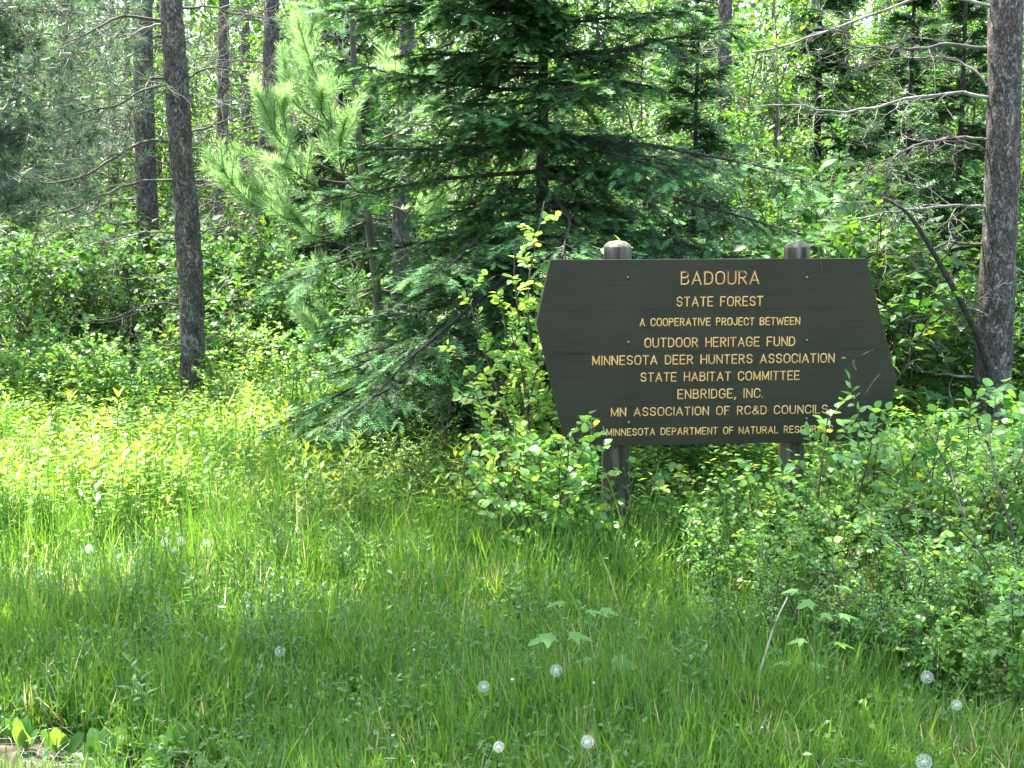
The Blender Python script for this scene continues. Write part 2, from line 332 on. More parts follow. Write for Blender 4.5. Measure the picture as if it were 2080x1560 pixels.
# ---------------------------------------------------------------- the ground
def make_ground():
    xs = np.concatenate([-np.geomspace(600, 7, 24), np.linspace(-6.8, 6.8, 80), np.geomspace(7, 600, 24)])
    ys = np.concatenate([-np.geomspace(300, 2, 14), np.linspace(-1.5, 18, 95), np.geomspace(18.4, 900, 34)])
    X, Y = np.meshgrid(xs, ys); Z = terrain(X, Y)*np.clip(1.6-np.hypot(X, Y)/60, 0, 1)
    V = np.stack([X, Y, Z], -1).reshape(-1, 3); nx = len(xs); ny = len(ys)
    i = np.arange(ny-1)[:, None]*nx + np.arange(nx-1)[None]
    g = Geo(); g.add(V, quads=np.stack([i, i+1, i+nx+1, i+nx], -1).reshape(-1, 4))
    tag(g.build('ground', M['soil'], smooth=True), 'forest floor soil beneath the grass and undergrowth', kind='structure')
make_ground()

# ---------------------------------------------------------------- the sign
YS = 7.5; PSI = math.atan(.0945)
s0 = P(1454, 716, YS); su = np.array([math.cos(PSI), math.sin(PSI), 0]); sn = np.array([-su[1]*-1, -su[0], 0])   # sn faces the camera
sn = np.array([su[1], -su[0], 0])
def onsign(px, py):
    a = (px-1040)/FPX; b = (780-py)/FPX; d = np.array([a, cp+b*sp_, -sp_+b*cp]); o = np.array([0, 0, CAMZ])
    t = np.dot(s0-o, sn)/np.dot(d, sn); q = o+t*d-s0
    return float(np.dot(q, su)), float(q[2])
def make_sign():
    sx, sy = s0[0], s0[1]; z0 = s0[2]
    root = thing('forest_sign', 'dark brown routed wooden sign reading BADOURA STATE FOREST on two round posts', 'sign', (sx, sy, 0), PSI)
    TL, TR, BR, BL = onsign(1117, 528), onsign(1757, 524), onsign(1791, 893), onsign(1149, 907)
    LT, RT = onsign(1089, 655), onsign(1819, 772)
    top = (TL[1]+TR[1])/2; bot = (BL[1]+BR[1])/2
    def xl(v):
        if v > LT[1]: return np.interp(v, [LT[1], top], [LT[0], TL[0]])
        return np.interp(v, [bot, LT[1]], [BL[0], LT[0]])
    def xr(v):
        if v > RT[1]: return np.interp(v, [RT[1], top], [RT[0], TR[0]])
        return np.interp(v, [bot, RT[1]], [BR[0], RT[0]])
    TH = .044; rng = np.random.default_rng(2)
    j1 = onsign(1454, 627)[1]; j2 = onsign(1454, 712)[1]
    for (a, b, dy) in ((top, j1, 0), (j1, j2, 0), (j2, bot, -.0003)):
        zs = sorted({a-.0002, b+.0002, *[v for v in (LT[1], RT[1]) if b < v < a]}, reverse=True)
        L = [(xl(v), v) for v in zs]; R = [(xr(v), v) for v in zs]
        outl = L[::-1] + R; n = len(outl); cx = sum(p[0] for p in outl)/n; cz = sum(p[1] for p in outl)/n
        bev = .0022
        def ring(y, ins): return [((p[0]-np.sign(p[0]-cx)*ins), y, z0+p[1]-np.sign(p[1]-cz)*min(ins, .0002)) for p in outl]
        rings = [ring(-TH/2+dy, bev), ring(-TH/2+bev+dy, 0), ring(TH/2-bev, 0), ring(TH/2, bev)]
        bm_v = sum(rings, []); me = bpy.data.meshes.new('plank')
        F = [list(range(n))[::-1], [3*n+i for i in range(n)]]
        for r in range(3):
            for i in range(n): F.append([r*n+i, r*n+(i+1) % n, (r+1)*n+(i+1) % n, (r+1)*n+i])
        me.from_pydata(bm_v, [], F); me.materials.append(M['board'])
        o = bpy.data.objects.new('plank', me); C.objects.link(o); o.parent = root
        import bmesh
        bm = bmesh.new(); bm.from_mesh(me); bmesh.ops.recalc_face_normals(bm, faces=bm.faces); bm.to_mesh(me); bm.free()
    FY = -TH/2
    # stroke font for routed capitals
    def arc(cx, cz, rx, rz, a0, a1, n=9):
        a = np.radians(np.linspace(a0, a1, n)); return [(cx+rx*math.cos(t), cz+rz*math.sin(t)) for t in a]
    O = arc(.3, .7, .29, .3, 0, 180) + arc(.3, .3, .29, .3, 180, 360) + [(.59, .7)]
    GL = {'A': (.64, [[(0, 0), (.32, 1), (.64, 0)], [(.11, .32), (.53, .32)]]),
          'B': (.54, [[(0, 0), (0, 1), (.28, 1)] + arc(.28, .765, .22, .235, 90, -90) + [(0, .53)], [(.28, .53)] + arc(.3, .265, .24, .265, 90, -90) + [(0, 0)]]),
          'C': (.56, [arc(.29, .71, .28, .29, 8, 180) + arc(.29, .29, .28, .29, 180, 352)]),
          'D': (.56, [[(0, 0), (0, 1), (.24, 1)] + arc(.24, .66, .32, .34, 90, 0) + arc(.24, .34, .32, .34, 0, -90) + [(0, 0)]]),
          'E': (.48, [[(.48, 1), (0, 1), (0, 0), (.48, 0)], [(0, .52), (.4, .52)]]),
          'F': (.46, [[(.46, 1), (0, 1), (0, 0)], [(0, .52), (.38, .52)]]),
          'G': (.58, [arc(.29, .71, .28, .29, 10, 180) + arc(.29, .29, .28, .29, 180, 360) + [(.57, .45), (.34, .45)]]),
          'H': (.56, [[(0, 0), (0, 1)], [(.56, 0), (.56, 1)], [(0, .52), (.56, .52)]]),
          'I': (.0, [[(0, 0), (0, 1)]]),
          'J': (.44, [[(.44, 1), (.44, .24)] + arc(.22, .24, .22, .24, 0, -180)]),
          'L': (.46, [[(0, 1), (0, 0), (.46, 0)]]),
          'M': (.68, [[(0, 0), (0, 1), (.34, .12), (.68, 1), (.68, 0)]]),
          'N': (.56, [[(0, 0), (0, 1), (.56, 0), (.56, 1)]]),
          'O': (.59, [O]),
          'P': (.52, [[(0, 0), (0, 1), (.27, 1)] + arc(.27, .745, .25, .255, 90, -90) + [(0, .49)]]),
          'R': (.55, [[(0, 0), (0, 1), (.27, 1)] + arc(.27, .745, .25, .255, 90, -90) + [(0, .49)], [(.27, .49), (.55, 0)]]),
          'S': (.54, [arc(.27, .74, .25, .26, 15, 180, 8) + arc(.27, .74, .25, .23, 180, 262, 4) + arc(.27, .27, .27, .25, 78, 0, 4) + arc(.27, .27, .27, .27, 0, -165, 8)]),
          'T': (.54, [[(0, 1), (.54, 1)], [(.27, 1), (.27, 0)]]),
          'U': (.56, [[(0, 1), (0, .28)] + arc(.28, .28, .28, .28, 180, 360) + [(.56, 1)]]),
          'V': (.6, [[(0, 1), (.3, 0), (.6, 1)]]),
          'W': (.86, [[(0, 1), (.2, 0), (.43, .85), (.66, 0), (.86, 1)]]),
          '&': (.6, [[(.6, 0), (.14, .68)] + arc(.29, .8, .16, .2, 200, -20, 8) + [(.1, .42)] + arc(.23, .22, .22, .22, 140, 300, 7) + [(.56, .4)]]),
          ',': (.08, [[(.08, .04), (0, -.2)]]), '.': (.02, [[(0, .02), (.02, .02)]]), '-': (.3, [[(0, .5), (.3, .5)]])}
    def resample(pl, step):
        out = [pl[0]]
        for a, b in zip(pl[:-1], pl[1:]):
            d = math.hypot(b[0]-a[0], b[1]-a[1])
            out.append(b)
        return out
    def lettering(text, x0, x1, ytop, ybot, gap=.26, space=.62, sw=.075):
        pxm = (x0+x1)/2
        u0 = onsign(x0, (ytop+ybot)/2)[0]; u1 = onsign(x1, (ytop+ybot)/2)[0]
        vt = onsign(pxm, ytop)[1]; vb = onsign(pxm, ybot)[1]; cap = vt-vb; r = cap*sw
        adv = []; x = 0
        for ch in text:
            if ch == ' ': x += space; continue
            adv.append((ch, x)); x += GL[ch][0]+gap
        W = x-gap; k = (u1-u0-2*r)/W; cap2 = cap-2*r
        line = bpy.data.objects.new('text_line', None); C.objects.link(line); line.parent = root; line['label'] = 'yellow routed letters reading ' + text; line.empty_display_size = .05
        for ch, ax in adv:
            g = Geo(); nq = []
            for rr, dy in ((r*1.5, FY-.0002), (r, FY-.0009)):
                for pl in GL[ch][1]:
                    jx, jz = rng.normal(0, .004, 2)
                    pts = np.array([[u0+r+(ax+p[0]+jx)*k, dy, z0+vb+r+(p[1]+jz)*cap2] for p in pl])
                    if len(pts) == 2 and np.allclose(pts[0], pts[1]): pts[1, 0] += r*.3
                    pts = pts[np.r_[True, np.linalg.norm(np.diff(pts, axis=0), axis=1) > 1e-6]]
                    cut = [0]; dd = nrm(np.diff(pts, axis=0))
                    for q in range(1, len(pts)-1):
                        if np.dot(dd[q-1], dd[q]) < .86: cut.append(q)
                    cut.append(len(pts)-1)
                    for a_, b_ in zip(cut[:-1], cut[1:]):
                        Q = pts[a_:b_+1]; d0 = nrm(Q[1]-Q[0]); d1 = nrm(Q[-1]-Q[-2])
                        Q = np.concatenate([[Q[0]-d0*rr*.9, Q[0]-d0*rr*.6], Q, [Q[-1]+d1*rr*.6, Q[-1]+d1*rr*.9]])
                        RR = rr*np.concatenate([[.2, .8], np.ones(len(Q)-4), [.8, .2]])
                        g.tubes(Q, RR, sides=5, flat=(0, 1, 0))
                nq.append(sum(len(a) for a in g.q))
            o = g.build('letter', M['amber'], line, smooth=True); o.data.materials.append(M['yellow'])
            mi = np.zeros(nq[1], np.int32); mi[nq[0]:] = 1; o.data.polygons.foreach_set('material_index', mi)
    lettering('BADOURA', 1380, 1541, 550, 578, gap=.25, sw=.062)
    lettering('STATE FOREST', 1372, 1548, 601, 622)
    lettering('A COOPERATIVE PROJECT BETWEEN', 1297, 1623, 644, 661, sw=.085)
    lettering('OUTDOOR HERITAGE FUND', 1307, 1613, 683.5, 704)
    lettering('MINNESOTA DEER HUNTERS ASSOCIATION -', 1201, 1715, 718.5, 738.5)
    lettering('STATE HABITAT COMMITTEE', 1299, 1622, 753.3, 773)
    lettering('ENBRIDGE, INC.', 1374, 1548, 788, 808.5)
    lettering('MN ASSOCIATION OF RC&D COUNCILS', 1239, 1679, 823.5, 842)
    lettering('MINNESOTA DEPARTMENT OF NATURAL RESOURCES', 1230, 1690, 865.5, 881, sw=.08)
    # bolts with washers
    for (bx, by) in ((1273.8, 562.7), (1636, 562.7), (1274.6, 693.8), (1635.8, 690), (1275.8, 856.5), (1636, 849)):
        u, v = onsign(bx, by); c = np.array([u, FY, z0+v])
        g = Geo(); g.tubes(np.array([c+[0, .004, 0], c+[0, -.0015, 0], c+[0, -.0018, 0]]), [.0125, .0125, .001], sides=18)
        o = g.build('washer', M['crack'], root)
        g = Geo(); g.tubes(np.array([c+[0, 0, 0], c+[0, -.005, 0], c+[0, -.008, 0], c+[0, -.0085, 0]]), [.0085, .008, .005, .0005], sides=14)
        g.build('bolt', M['bolt'], root, smooth=True)
    # scrapes and cracks in the paint
    def scrape(name, pts, ws, m, n=14):
        pts = [onsign(*p) for p in pts]; Q = np.array([[u, FY-.0005, z0+v] for u, v in pts]); t = np.linspace(0, 1, n)
        tt = np.linspace(0, 1, len(Q)); Q = np.stack([np.interp(t, tt, Q[:, i]) for i in range(3)], -1)
        R = np.interp(t, np.linspace(0, 1, len(ws)), ws)*(.7+.6*rng.random(n)); R[0] = R[-1] = .0002
        g = Geo(); g.tubes(Q, R, sides=5, flat=(0, 1, 0)); g.build(name, m, root)
    scrape('crack', [(1120, 718), (1150, 718), (1180, 719), (1200, 717)], [.0012, .0032, .0015], M['crack'])
    scrape('crack', [(1150, 631), (1172, 632), (1190, 633)], [.0006, .001, .0005], M['crack'])
    scrape('scuff', [(1772, 708), (1756, 716), (1744, 722)], [.0015, .005, .002], M['scuff'])
    scrape('scuff', [(1731, 728), (1730, 740), (1737, 752)], [.003, .0085, .004], M['scuff'])
    scrape('scuff', [(1787, 756), (1772, 772), (1750, 806)], [.003, .0045, .0008], M['scuff'])
    scrape('scuff', [(1664, 530), (1668, 540), (1666, 551)], [.0004, .0012, .0014], M['scuff'])
    # posts
    for (bx, ty, wd, lbl) in ((1261, 490, 58, 'left'), (1630, 491, 53, 'right')):
        r = wd/400/2; u, vt = onsign(bx, ty); zt = z0+vt; nseg = 28; zs = np.linspace(-.12, zt-.035, 60)
        a = np.linspace(0, 2*np.pi, nseg, endpoint=False)
        prof = [(z, r*1.0) for z in zs] + [(zt-.03, r*.97), (zt-.018, r*.86), (zt-.006, r*.6), (zt-.002, r*.3), (zt, .001)]
        V = np.array([[u+q*math.cos(t), TH/2+r+.003+q*math.sin(t), z] for z, q in prof for t in a])
        rr = (vnoise(V*np.array([1, 1, .12]), 40, 3+bx)-.5)*.006
        cx, cyy = u, TH/2+r+.003
        dirv = V-np.array([cx, cyy, 0]); dirv[:, 2] = 0; V = V + nrm(dirv)*rr[:, None]*np.minimum(1, np.linalg.norm(dirv, axis=1, keepdims=True)/r)
        ang = np.arctan2(V[:, 1]-cyy, V[:, 0]-cx)      # a drying check down the post
        for c0, wdt in ((-1.35, .09), (-2.4, .05), (-.4, .05)):
            m_ = np.clip(1-np.abs(ang-c0)/wdt, 0, 1); V[:, :2] -= nrm(dirv)[:, :2]*(m_*.01)[:, None]*np.minimum(1, np.linalg.norm(dirv[:, :2], axis=1)/r)[:, None]
        n = len(prof); i = np.arange(n-1)[:, None]*nseg + np.arange(nseg)[None]; j = np.arange(n-1)[:, None]*nseg + (np.arange(nseg)+1)[None] % nseg
        Q = np.stack([i, j, j+nseg, i+nseg], -1)
        g = Geo(); g.add(V, quads=Q[:60].reshape(-1, 4)); po = g.build('post', M['post'], root, smooth=True)
        g = Geo(); g.add(V, quads=Q[60:].reshape(-1, 4)); g.build('post_top', M['cap'], po, smooth=True)
make_sign()

# ---------------------------------------------------------------- trunks and boughs
def smoothpath(pts, n):
    pts = np.asarray(pts, float); m = len(pts); t = np.linspace(0, m-1, n); i = np.clip(t.astype(int), 0, m-2); u = (t-i)[:, None]
    p0 = pts[np.clip(i-1, 0, m-1)]; p1 = pts[i]; p2 = pts[i+1]; p3 = pts[np.clip(i+2, 0, m-1)]
    return .5*((2*p1)+(-p0+p2)*u+(2*p0-5*p1+4*p2-p3)*u**2+(-p0+3*p1-3*p2+p3)*u**3)
def trunk_geo(axis, rad, seed=0, sides=32, step=.04, amp=.011, detail_to=4.6):
    """axis: (k,3) points from the ground up; rad radii"""
    axis = np.asarray(axis, float); rad = np.asarray(rad, float)
    zz = axis[:, 2]; zlo = zz[0]; zhi = zz[-1]
    zs = np.concatenate([np.arange(zlo, min(detail_to, zhi), step), np.arange(detail_to, zhi, .3)]) if zhi > detail_to else np.arange(zlo, zhi, step)
    cx = np.interp(zs, zz, axis[:, 0]); cyy = np.interp(zs, zz, axis[:, 1]); r = np.interp(zs, zz, rad)
    r = r*(1+.35*np.exp(-(zs-zlo)/.12))
    k = np.array([1, 3, 1.])
    sm = lambda q: np.convolve(np.pad(q, 4, 'edge'), np.ones(9)/9, 'valid')
    cx, cyy, r = sm(cx), sm(cyy), sm(r)
    a = np.linspace(0, 2*np.pi, sides, endpoint=False)
    D = np.stack([np.cos(a), np.sin(a), np.zeros(sides)], -1)
    B = np.stack([cx, cyy, zs], -1)[:, None, :] + D[None]*r[:, None, None]
    n1 = vnoise(B*np.array([1, 1, .35]), 28, seed); n2 = vnoise(B*np.array([1, 1, .45]), 70, seed+3); n3 = vnoise(B*np.array([1, 1, .5]), 5, seed+5)
    d = amp*(1-np.abs(n1*2-1)*1.6) + amp*.6*(n2-.5) + amp*1.2*(n3-.5)
    B = B + D[None]*d[..., None]
    n = len(zs); i = np.arange(n-1)[:, None]*sides + np.arange(sides)[None]; j = np.arange(n-1)[:, None]*sides + (np.arange(sides)+1)[None] % sides
    g = Geo(); g.add(B.reshape(-1, 3), quads=np.stack([i, j, j+sides, i+sides], -1).reshape(-1, 4)); return g
def needle_tuft(rng, n=26, ln=1.0, spread=(15, 75), wd=.022, back=.25):
    v = []; f = []
    for i in range(n):
        a = rng.uniform(0, 2*np.pi); b = np.radians(rng.uniform(*spread)); y0 = -rng.uniform(0, back)
        d = np.array([math.sin(b)*math.cos(a), math.cos(b), math.sin(b)*math.sin(a)]); L = ln*rng.uniform(.75, 1.1)
        s = nrm(np.cross(d, rng.normal(size=3))); k = len(v); base = np.array([0, y0, 0])
        v += [base-s*wd/2, base+s*wd/2, base+d*L]; f.append([k, k+1, k+2])
    return np.array(v), f
def brush(rng, n=80, nl=.42, ang=(28, 55), wd=.009, y0=.02, droop=.0):
    v = []; f = []
    for i in range(n):
        a = rng.uniform(0, 2*np.pi); b = np.radians(rng.uniform(*ang)); y = rng.uniform(y0, 1)
        d = np.array([math.sin(b)*math.cos(a), math.cos(b), math.sin(b)*math.sin(a)]); L = nl*rng.uniform(.75, 1.1)*(1-.25*y)
        s = nrm(np.cross(d, rng.normal(size=3))); base = np.array([0, y, 0]); k = len(v)
        v += [base-s*wd/2, base+s*wd/2, base+d*L*.6+s*wd*.4, base+d*L*.6-s*wd*.4, base+d*L+np.array([0, -.0, -droop*L])]
        f += [[k, k+1, k+2], [k, k+2, k+3], [k+3, k+2, k+4]]
    return np.array(v), f

def bough(rng, path, r0, ntw=14, twl=.5, sub=4, tuft_p=.0, tl=.09, tuft=None, r1=.003, gb=None, gt=None, cones=None, droop=-.25, updir=.25):
    """a bare bough with forking twigs; tufts of needles at the ends of some"""
    n = len(path); L = np.linalg.norm(np.diff(path, axis=0), axis=1).sum()
    gb.tubes(path, np.linspace(r0, r1, n), sides=7, var=rng.random())
    P1 = path[None]
    p, T, t, idx = spawn(rng, P1, ntw, .12, .98)
    D = sidedir(T, rng.uniform(.6, 1.2, ntw), np.where(rng.random(ntw) < .5, 0, np.pi)+rng.normal(0, .6, ntw))
    ln = twl*(1.1-t*.6)*rng.uniform(.4, 1.3, ntw)
    tw = grow(rng, p, D, ln, 7, curl=rng.normal(droop*.5+.05, .5, ntw), wob=.45)
    gb.tubes(tw, np.linspace(1, .35, 7)[None]*(.0045*np.sqrt(ln/.5))[:, None], sides=3)
    p2, T2, t2, id2 = spawn(rng, tw, sub, .25, 1)
    D2 = sidedir(T2, rng.uniform(.4, 1.0, len(p2)), rng.uniform(0, 2*np.pi, len(p2))); D2[:, 2] += updir*.3
    l2 = ln[id2]*rng.uniform(.2, .55, len(p2))
    t2w = grow(rng, p2, D2, l2, 4, curl=rng.normal(.1, .5, len(p2)), wob=.4)
    gb.tubes(t2w, np.linspace(1, .5, 4)[None]*.0026*np.ones((len(p2), 1)), sides=3)
    if tuft_p > 0:
        ends = np.concatenate([t2w[:, -1], tw[:, -1]]); ed = np.concatenate([nrm(t2w[:, -1]-t2w[:, -2]), nrm(tw[:, -1]-tw[:, -2])])
        k = rng.random(len(ends)) < tuft_p; ends = ends[k]; ed = ed[k]
        ed = nrm(ed + np.array([0, 0, updir])); N = len(ends)
        if N:
            gt.stamp(*tuft, frames(ed, rng.normal(size=(N, 3)), tl*rng.uniform(.7, 1.2, N)), ends, var=rng.random(N))
            if cones is not None:
                kk = rng.random(N) < .16
                if kk.any():
                    e = ends[kk]; dd = ed[kk]
                    q = np.stack([e-dd*.005, e+dd*.006, e+dd*.018, e+dd*.026], 1)
                    cones.tubes(q, np.array([[.003, .009, .008, .002]]).repeat(len(e), 0), sides=6)

rngT = np.random.default_rng(11)
TUFT = needle_tuft(rngT, 28, 1.0, (15, 80), .04)
TUFT2 = needle_tuft(rngT, 22, 1.0, (15, 80), .03)

def pine_crown(rng, H, z0, R, dens=1.0, tl=.13):
    """live crown high above the frame: whorls of boughs with needle tufts"""
    gb = Geo(); gt = Geo(); zs = np.arange(z0, H-.3, .45)
    zz = np.repeat(zs, 5)+rng.uniform(-.1, .1, len(zs)*5); az = rng.uniform(0, 2*np.pi, len(zz))
    L = R*np.clip(1-(zz-z0)/(H-z0), .12, 1)**.6*rng.uniform(.7, 1.1, len(zz))
    D = np.stack([np.cos(az), np.sin(az), rng.uniform(.0, .35, len(zz))], -1)
    b = grow(rng, np.stack([0*zz, 0*zz, zz], -1), D, L, 7, curl=.3, wob=.25)
    gb.tubes(b, np.linspace(.02, .004, 7)[None].repeat(len(b), 0), sides=5)
    p, T, t, idx = spawn(rng, b, 9, .2, 1)
    D2 = sidedir(T, rng.uniform(.5, 1, len(p)), rng.uniform(0, 6.28, len(p))); tw = grow(rng, p, D2, L[idx]*.3*(1.2-t), 5, curl=.4, wob=.3)
    gb.tubes(tw, np.linspace(.005, .002, 5)[None].repeat(len(tw), 0), sides=3)
    p3, T3, t3, _ = spawn(rng, tw, max(1, int(5*dens)), .3, 1)
    D3 = nrm(T3+rng.normal(size=T3.shape)*.4+np.array([0, 0, .3]))
    gt.stamp(*TUFT2, frames(D3, rng.normal(size=D3.shape), tl*rng.uniform(.8, 1.3, len(p3))), p3, var=rng.random(len(p3)))
    return gb, gt

CROWN = []
def add_crown(root, x, z0, R, seed):
    """one live crown, its mesh shared by the pines, turned and scaled for each"""
    if not CROWN:
        gb, gt = pine_crown(np.random.default_rng(5), 5.2, 0, 1.8); c = gt.build('crown', M['pine']); l = gb.build('limbs', M['twig'], c); CROWN.append((c, l)); new = (c, l)
    else:
        c = CROWN[0][0].copy(); C.objects.link(c); l = CROWN[0][1].copy(); C.objects.link(l); l.parent = c
    c.parent = root; c.location = (x, 0, z0); c.rotation_euler = (0, 0, seed*1.3); c.scale = (R/1.8, R/1.8, 1)

# main left pine, standing at the back edge of the glade
def pine_from_px(name, label, pts, Y, width_px, H, boughs, seed, group=None, crown=True, cr=(13.2, 1.5), tuft_p=.0, bmat='bark', thin=1.0):
    rng = np.random.default_rng(seed)
    sc = FPX/Y
    ax = [P(px, py, Y) for px, py in pts]      # top of frame -> base
    ax = sorted(ax, key=lambda p: p[2]); base = ax[0].copy(); gz = float(terrain(base[0], Y))
    if base[2] > gz: ax = [np.array([base[0], Y, gz-.05])] + ax
    else: ax[0][2] = gz-.05
    topd = (ax[-1]-ax[1]); topd = topd/topd[2]
    zt = ax[-1][2]; ax.append(ax[-1]+topd*(H-zt)*np.array([.25, .25, 1]))
    zsn = np.array([a[2] for a in ax]); r0 = width_px/sc/2
    rad = np.interp(zsn, [0, 3.5, H], [r0*1.04, r0*.84, .02])
    ax = np.array(ax); org = np.array([ax[0][0], Y, 0.])
    root = thing(name, label, 'tree', org, group=group)
    trunk_geo(ax-org, rad, seed).build('trunk', M[bmat], root, smooth=True)
    alltuft = Geo(); cones = Geo()
    for bo in boughs:
        pth, dy, r, ntw, tp = bo
        q = smoothpath([P(px, py, Y+dy*(i/(len(pth)-1))) for i, (px, py) in enumerate(pth)], 18)
        q += rng.normal(0, .006, q.shape); q -= org
        gb = Geo(); bough(rng, q, r, ntw, .55*thin, 4, tp, .125, TUFT, gb=gb, gt=alltuft, cones=cones)
        gb.build('branch', M['deadtwig' if rng.random() < .25 else 'twig'], root, smooth=True)
    if alltuft.n: alltuft.build('needles', M['pine'], root)
    if cones.n: cones.build('pollen_cones', M['cone'], root)['kind'] = 'stuff'
    if crown:
        x = np.interp(cr[0]+1, zsn, ax[:, 0])-org[0]
        add_crown(root, x, cr[0], cr[1], seed)
    return root
pine_from_px('pine_tree', 'grey-barked pine with bare low branches at the back edge of the sunny glade', [(347, 0), (358, 150), (366, 300), (379, 430), (389, 600), (392, 760), (394, 840)], 12.0, 48, 17.6,
    [([(335, 42), (250, 35), (200, 55), (130, 90), (75, 110)], -.6, .014, 16, .55),
     ([(342, 45), (290, 60), (240, 88), (215, 95)], .3, .012, 12, .4),
     ([(350, 165), (310, 158), (296, 180), (270, 240), (247, 292)], -.5, .013, 10, .1),
     ([(350, 170), (300, 180), (230, 215), (120, 240), (40, 260)], -1.0, .012, 16, .6),
     ([(352, 285), (290, 290), (220, 325), (170, 360), (110, 372), (60, 365), (15, 345)], -.7, .015, 16, .3),
     ([(358, 365), (285, 368), (200, 400), (130, 430), (60, 442), (-20, 445)], -.9, .014, 18, .2),
     ([(372, 478), (320, 470), (260, 480), (215, 492), (190, 480)], -.3, .011, 10, .05),
     ([(365, 165), (440, 135), (500, 155), (560, 165)], .4, .011, 12, .0),
     ([(370, 270), (430, 255), (490, 240), (560, 225)], .6, .011, 12, .0),
     ([(380, 365), (440, 365), (500, 335)], .5, .010, 10, .0),
     ([(385, 470), (450, 462), (500, 435)], .2, .010, 10, .0),
     ([(380, 568), (345, 562), (320, 561)], -.2, .009, 3, .0),
     ([(380, 620), (320, 618), (280, 625), (235, 645), (155, 655)], -.6, .009, 8, .05),
     ([(400, 616), (450, 606), (490, 607), (515, 615)], .2, .008, 5, .0),
     ([(380, 699), (330, 700), (285, 694)], -.3, .008, 4, .0),
     ([(395, 697), (430, 685), (450, 670)], -.2, .007, 4, .0),
     ([(350, 20), (420, 15), (500, 30), (560, 20)], .5, .012, 14, .1)], 21, tuft_p=.4)
pine_from_px('pine_tree', 'thick scaly pine trunk at the right edge behind the sign, long bare branches reaching left', [(2042, 0), (2040, 200), (2036, 400), (2028, 520), (2022, 650), (2014, 790), (2010, 900)], 10.3, 70, 17.6,
    [([(2005, 96), (1920, 92), (1850, 100), (1790, 98), (1720, 92), (1690, 60)], -.3, .015, 18, .03),
     ([(2010, 200), (1930, 190), (1850, 200), (1760, 222), (1680, 227), (1600, 212), (1500, 220)], -.2, .014, 18, .04),
     ([(2010, 175), (1960, 128), (1900, 115), (1800, 118), (1700, 90)], .6, .010, 16, .1),
     ([(2005, 285), (1940, 278), (1880, 290), (1800, 325), (1700, 375)], .3, .012, 16, .05),
     ([(2010, 305), (1930, 285), (1850, 300), (1790, 340)], -.5, .009, 12, .02),
     ([(2000, 420), (1930, 418), (1860, 424), (1790, 434), (1715, 448)], -.3, .013, 14, .02),
     ([(2000, 498), (1930, 492), (1880, 508), (1840, 530)], .2, .012, 8, .0),
     ([(2040, 20), (1880, -5), (1720, 50), (1600, 90), (1480, 117), (1380, 117)], -.2, .013, 22, .12),
     ([(2005, 640), (1960, 625), (1900, 640), (1850, 655)], -.2, .008, 8, .0),
     ([(2000, 768), (1900, 757), (1830, 744)], -.1, .010, 8, .0)], 22, cr=(12.3, 1.9))
for i, (pts, Y, wpx, lbl, nb) in enumerate([
    ([(288, 0), (292, 200), (298, 400), (302, 520), (304, 700)], 16.5, 44, 'dark pine trunk close behind and left of the grey-barked glade pine', 16),
    ([(455, 0), (453, 200), (448, 400), (440, 560), (438, 700)], 21, 25, 'slender pine trunk just right of the grey-barked glade pine', 9),
    ([(552, 0), (548, 200), (535, 400), (526, 520), (524, 700)], 19, 35, 'dark pine trunk rising behind the pale young pine', 12),
    ([(135, 0), (137, 200), (142, 400), (146, 700)], 20, 36, 'hazy pine trunk at far left among needle sprays', 12),
    ([(497, 0), (500, 300), (505, 700)], 27, 20, 'thin distant pine trunk between two darker ones left of the young pine', 6),
    ([(828, 0), (822, 250), (815, 430), (808, 700)], 15.5, 34, 'brown trunk glimpsed between the fir and the young pine', 6),
    ([(1472, 0), (1472, 240), (1470, 300), (1468, 700)], 17, 30, 'dark stub of trunk seen above the sign through the leaves', 5),
    ([(1715, 0), (1712, 330), (1708, 700)], 24, 20, 'pale thin trunk above the right sign post far back', 5),
    ([(1925, 0), (1928, 300), (1932, 700)], 22, 24, 'slim shaded trunk just left of the thick right-hand pine', 6)]):
    rr = np.random.default_rng(60+i); bs = []
    for k in range(int(nb*1.7)):
        y0 = rr.uniform(-20, 500); sgn = -1 if rr.random() < .6 else 1; x0 = np.interp(y0, [p[1] for p in pts], [p[0] for p in pts]); L = rr.uniform(60, 210)*16/Y*sgn
        bs.append(([(x0, y0), (x0+L*.4, y0+rr.uniform(-20, 5)), (x0+L*.75, y0+rr.uniform(-10, 25)), (x0+L, y0+rr.uniform(-20, 50))], rr.uniform(-1, .6), .014, 10, .15 if x0 < 320 else .03))
    pine_from_px('pine_tree', lbl, pts, Y, wpx, 17.4, bs, 30+i, group='pines standing back among the trees', cr=(12.2, 1.2))

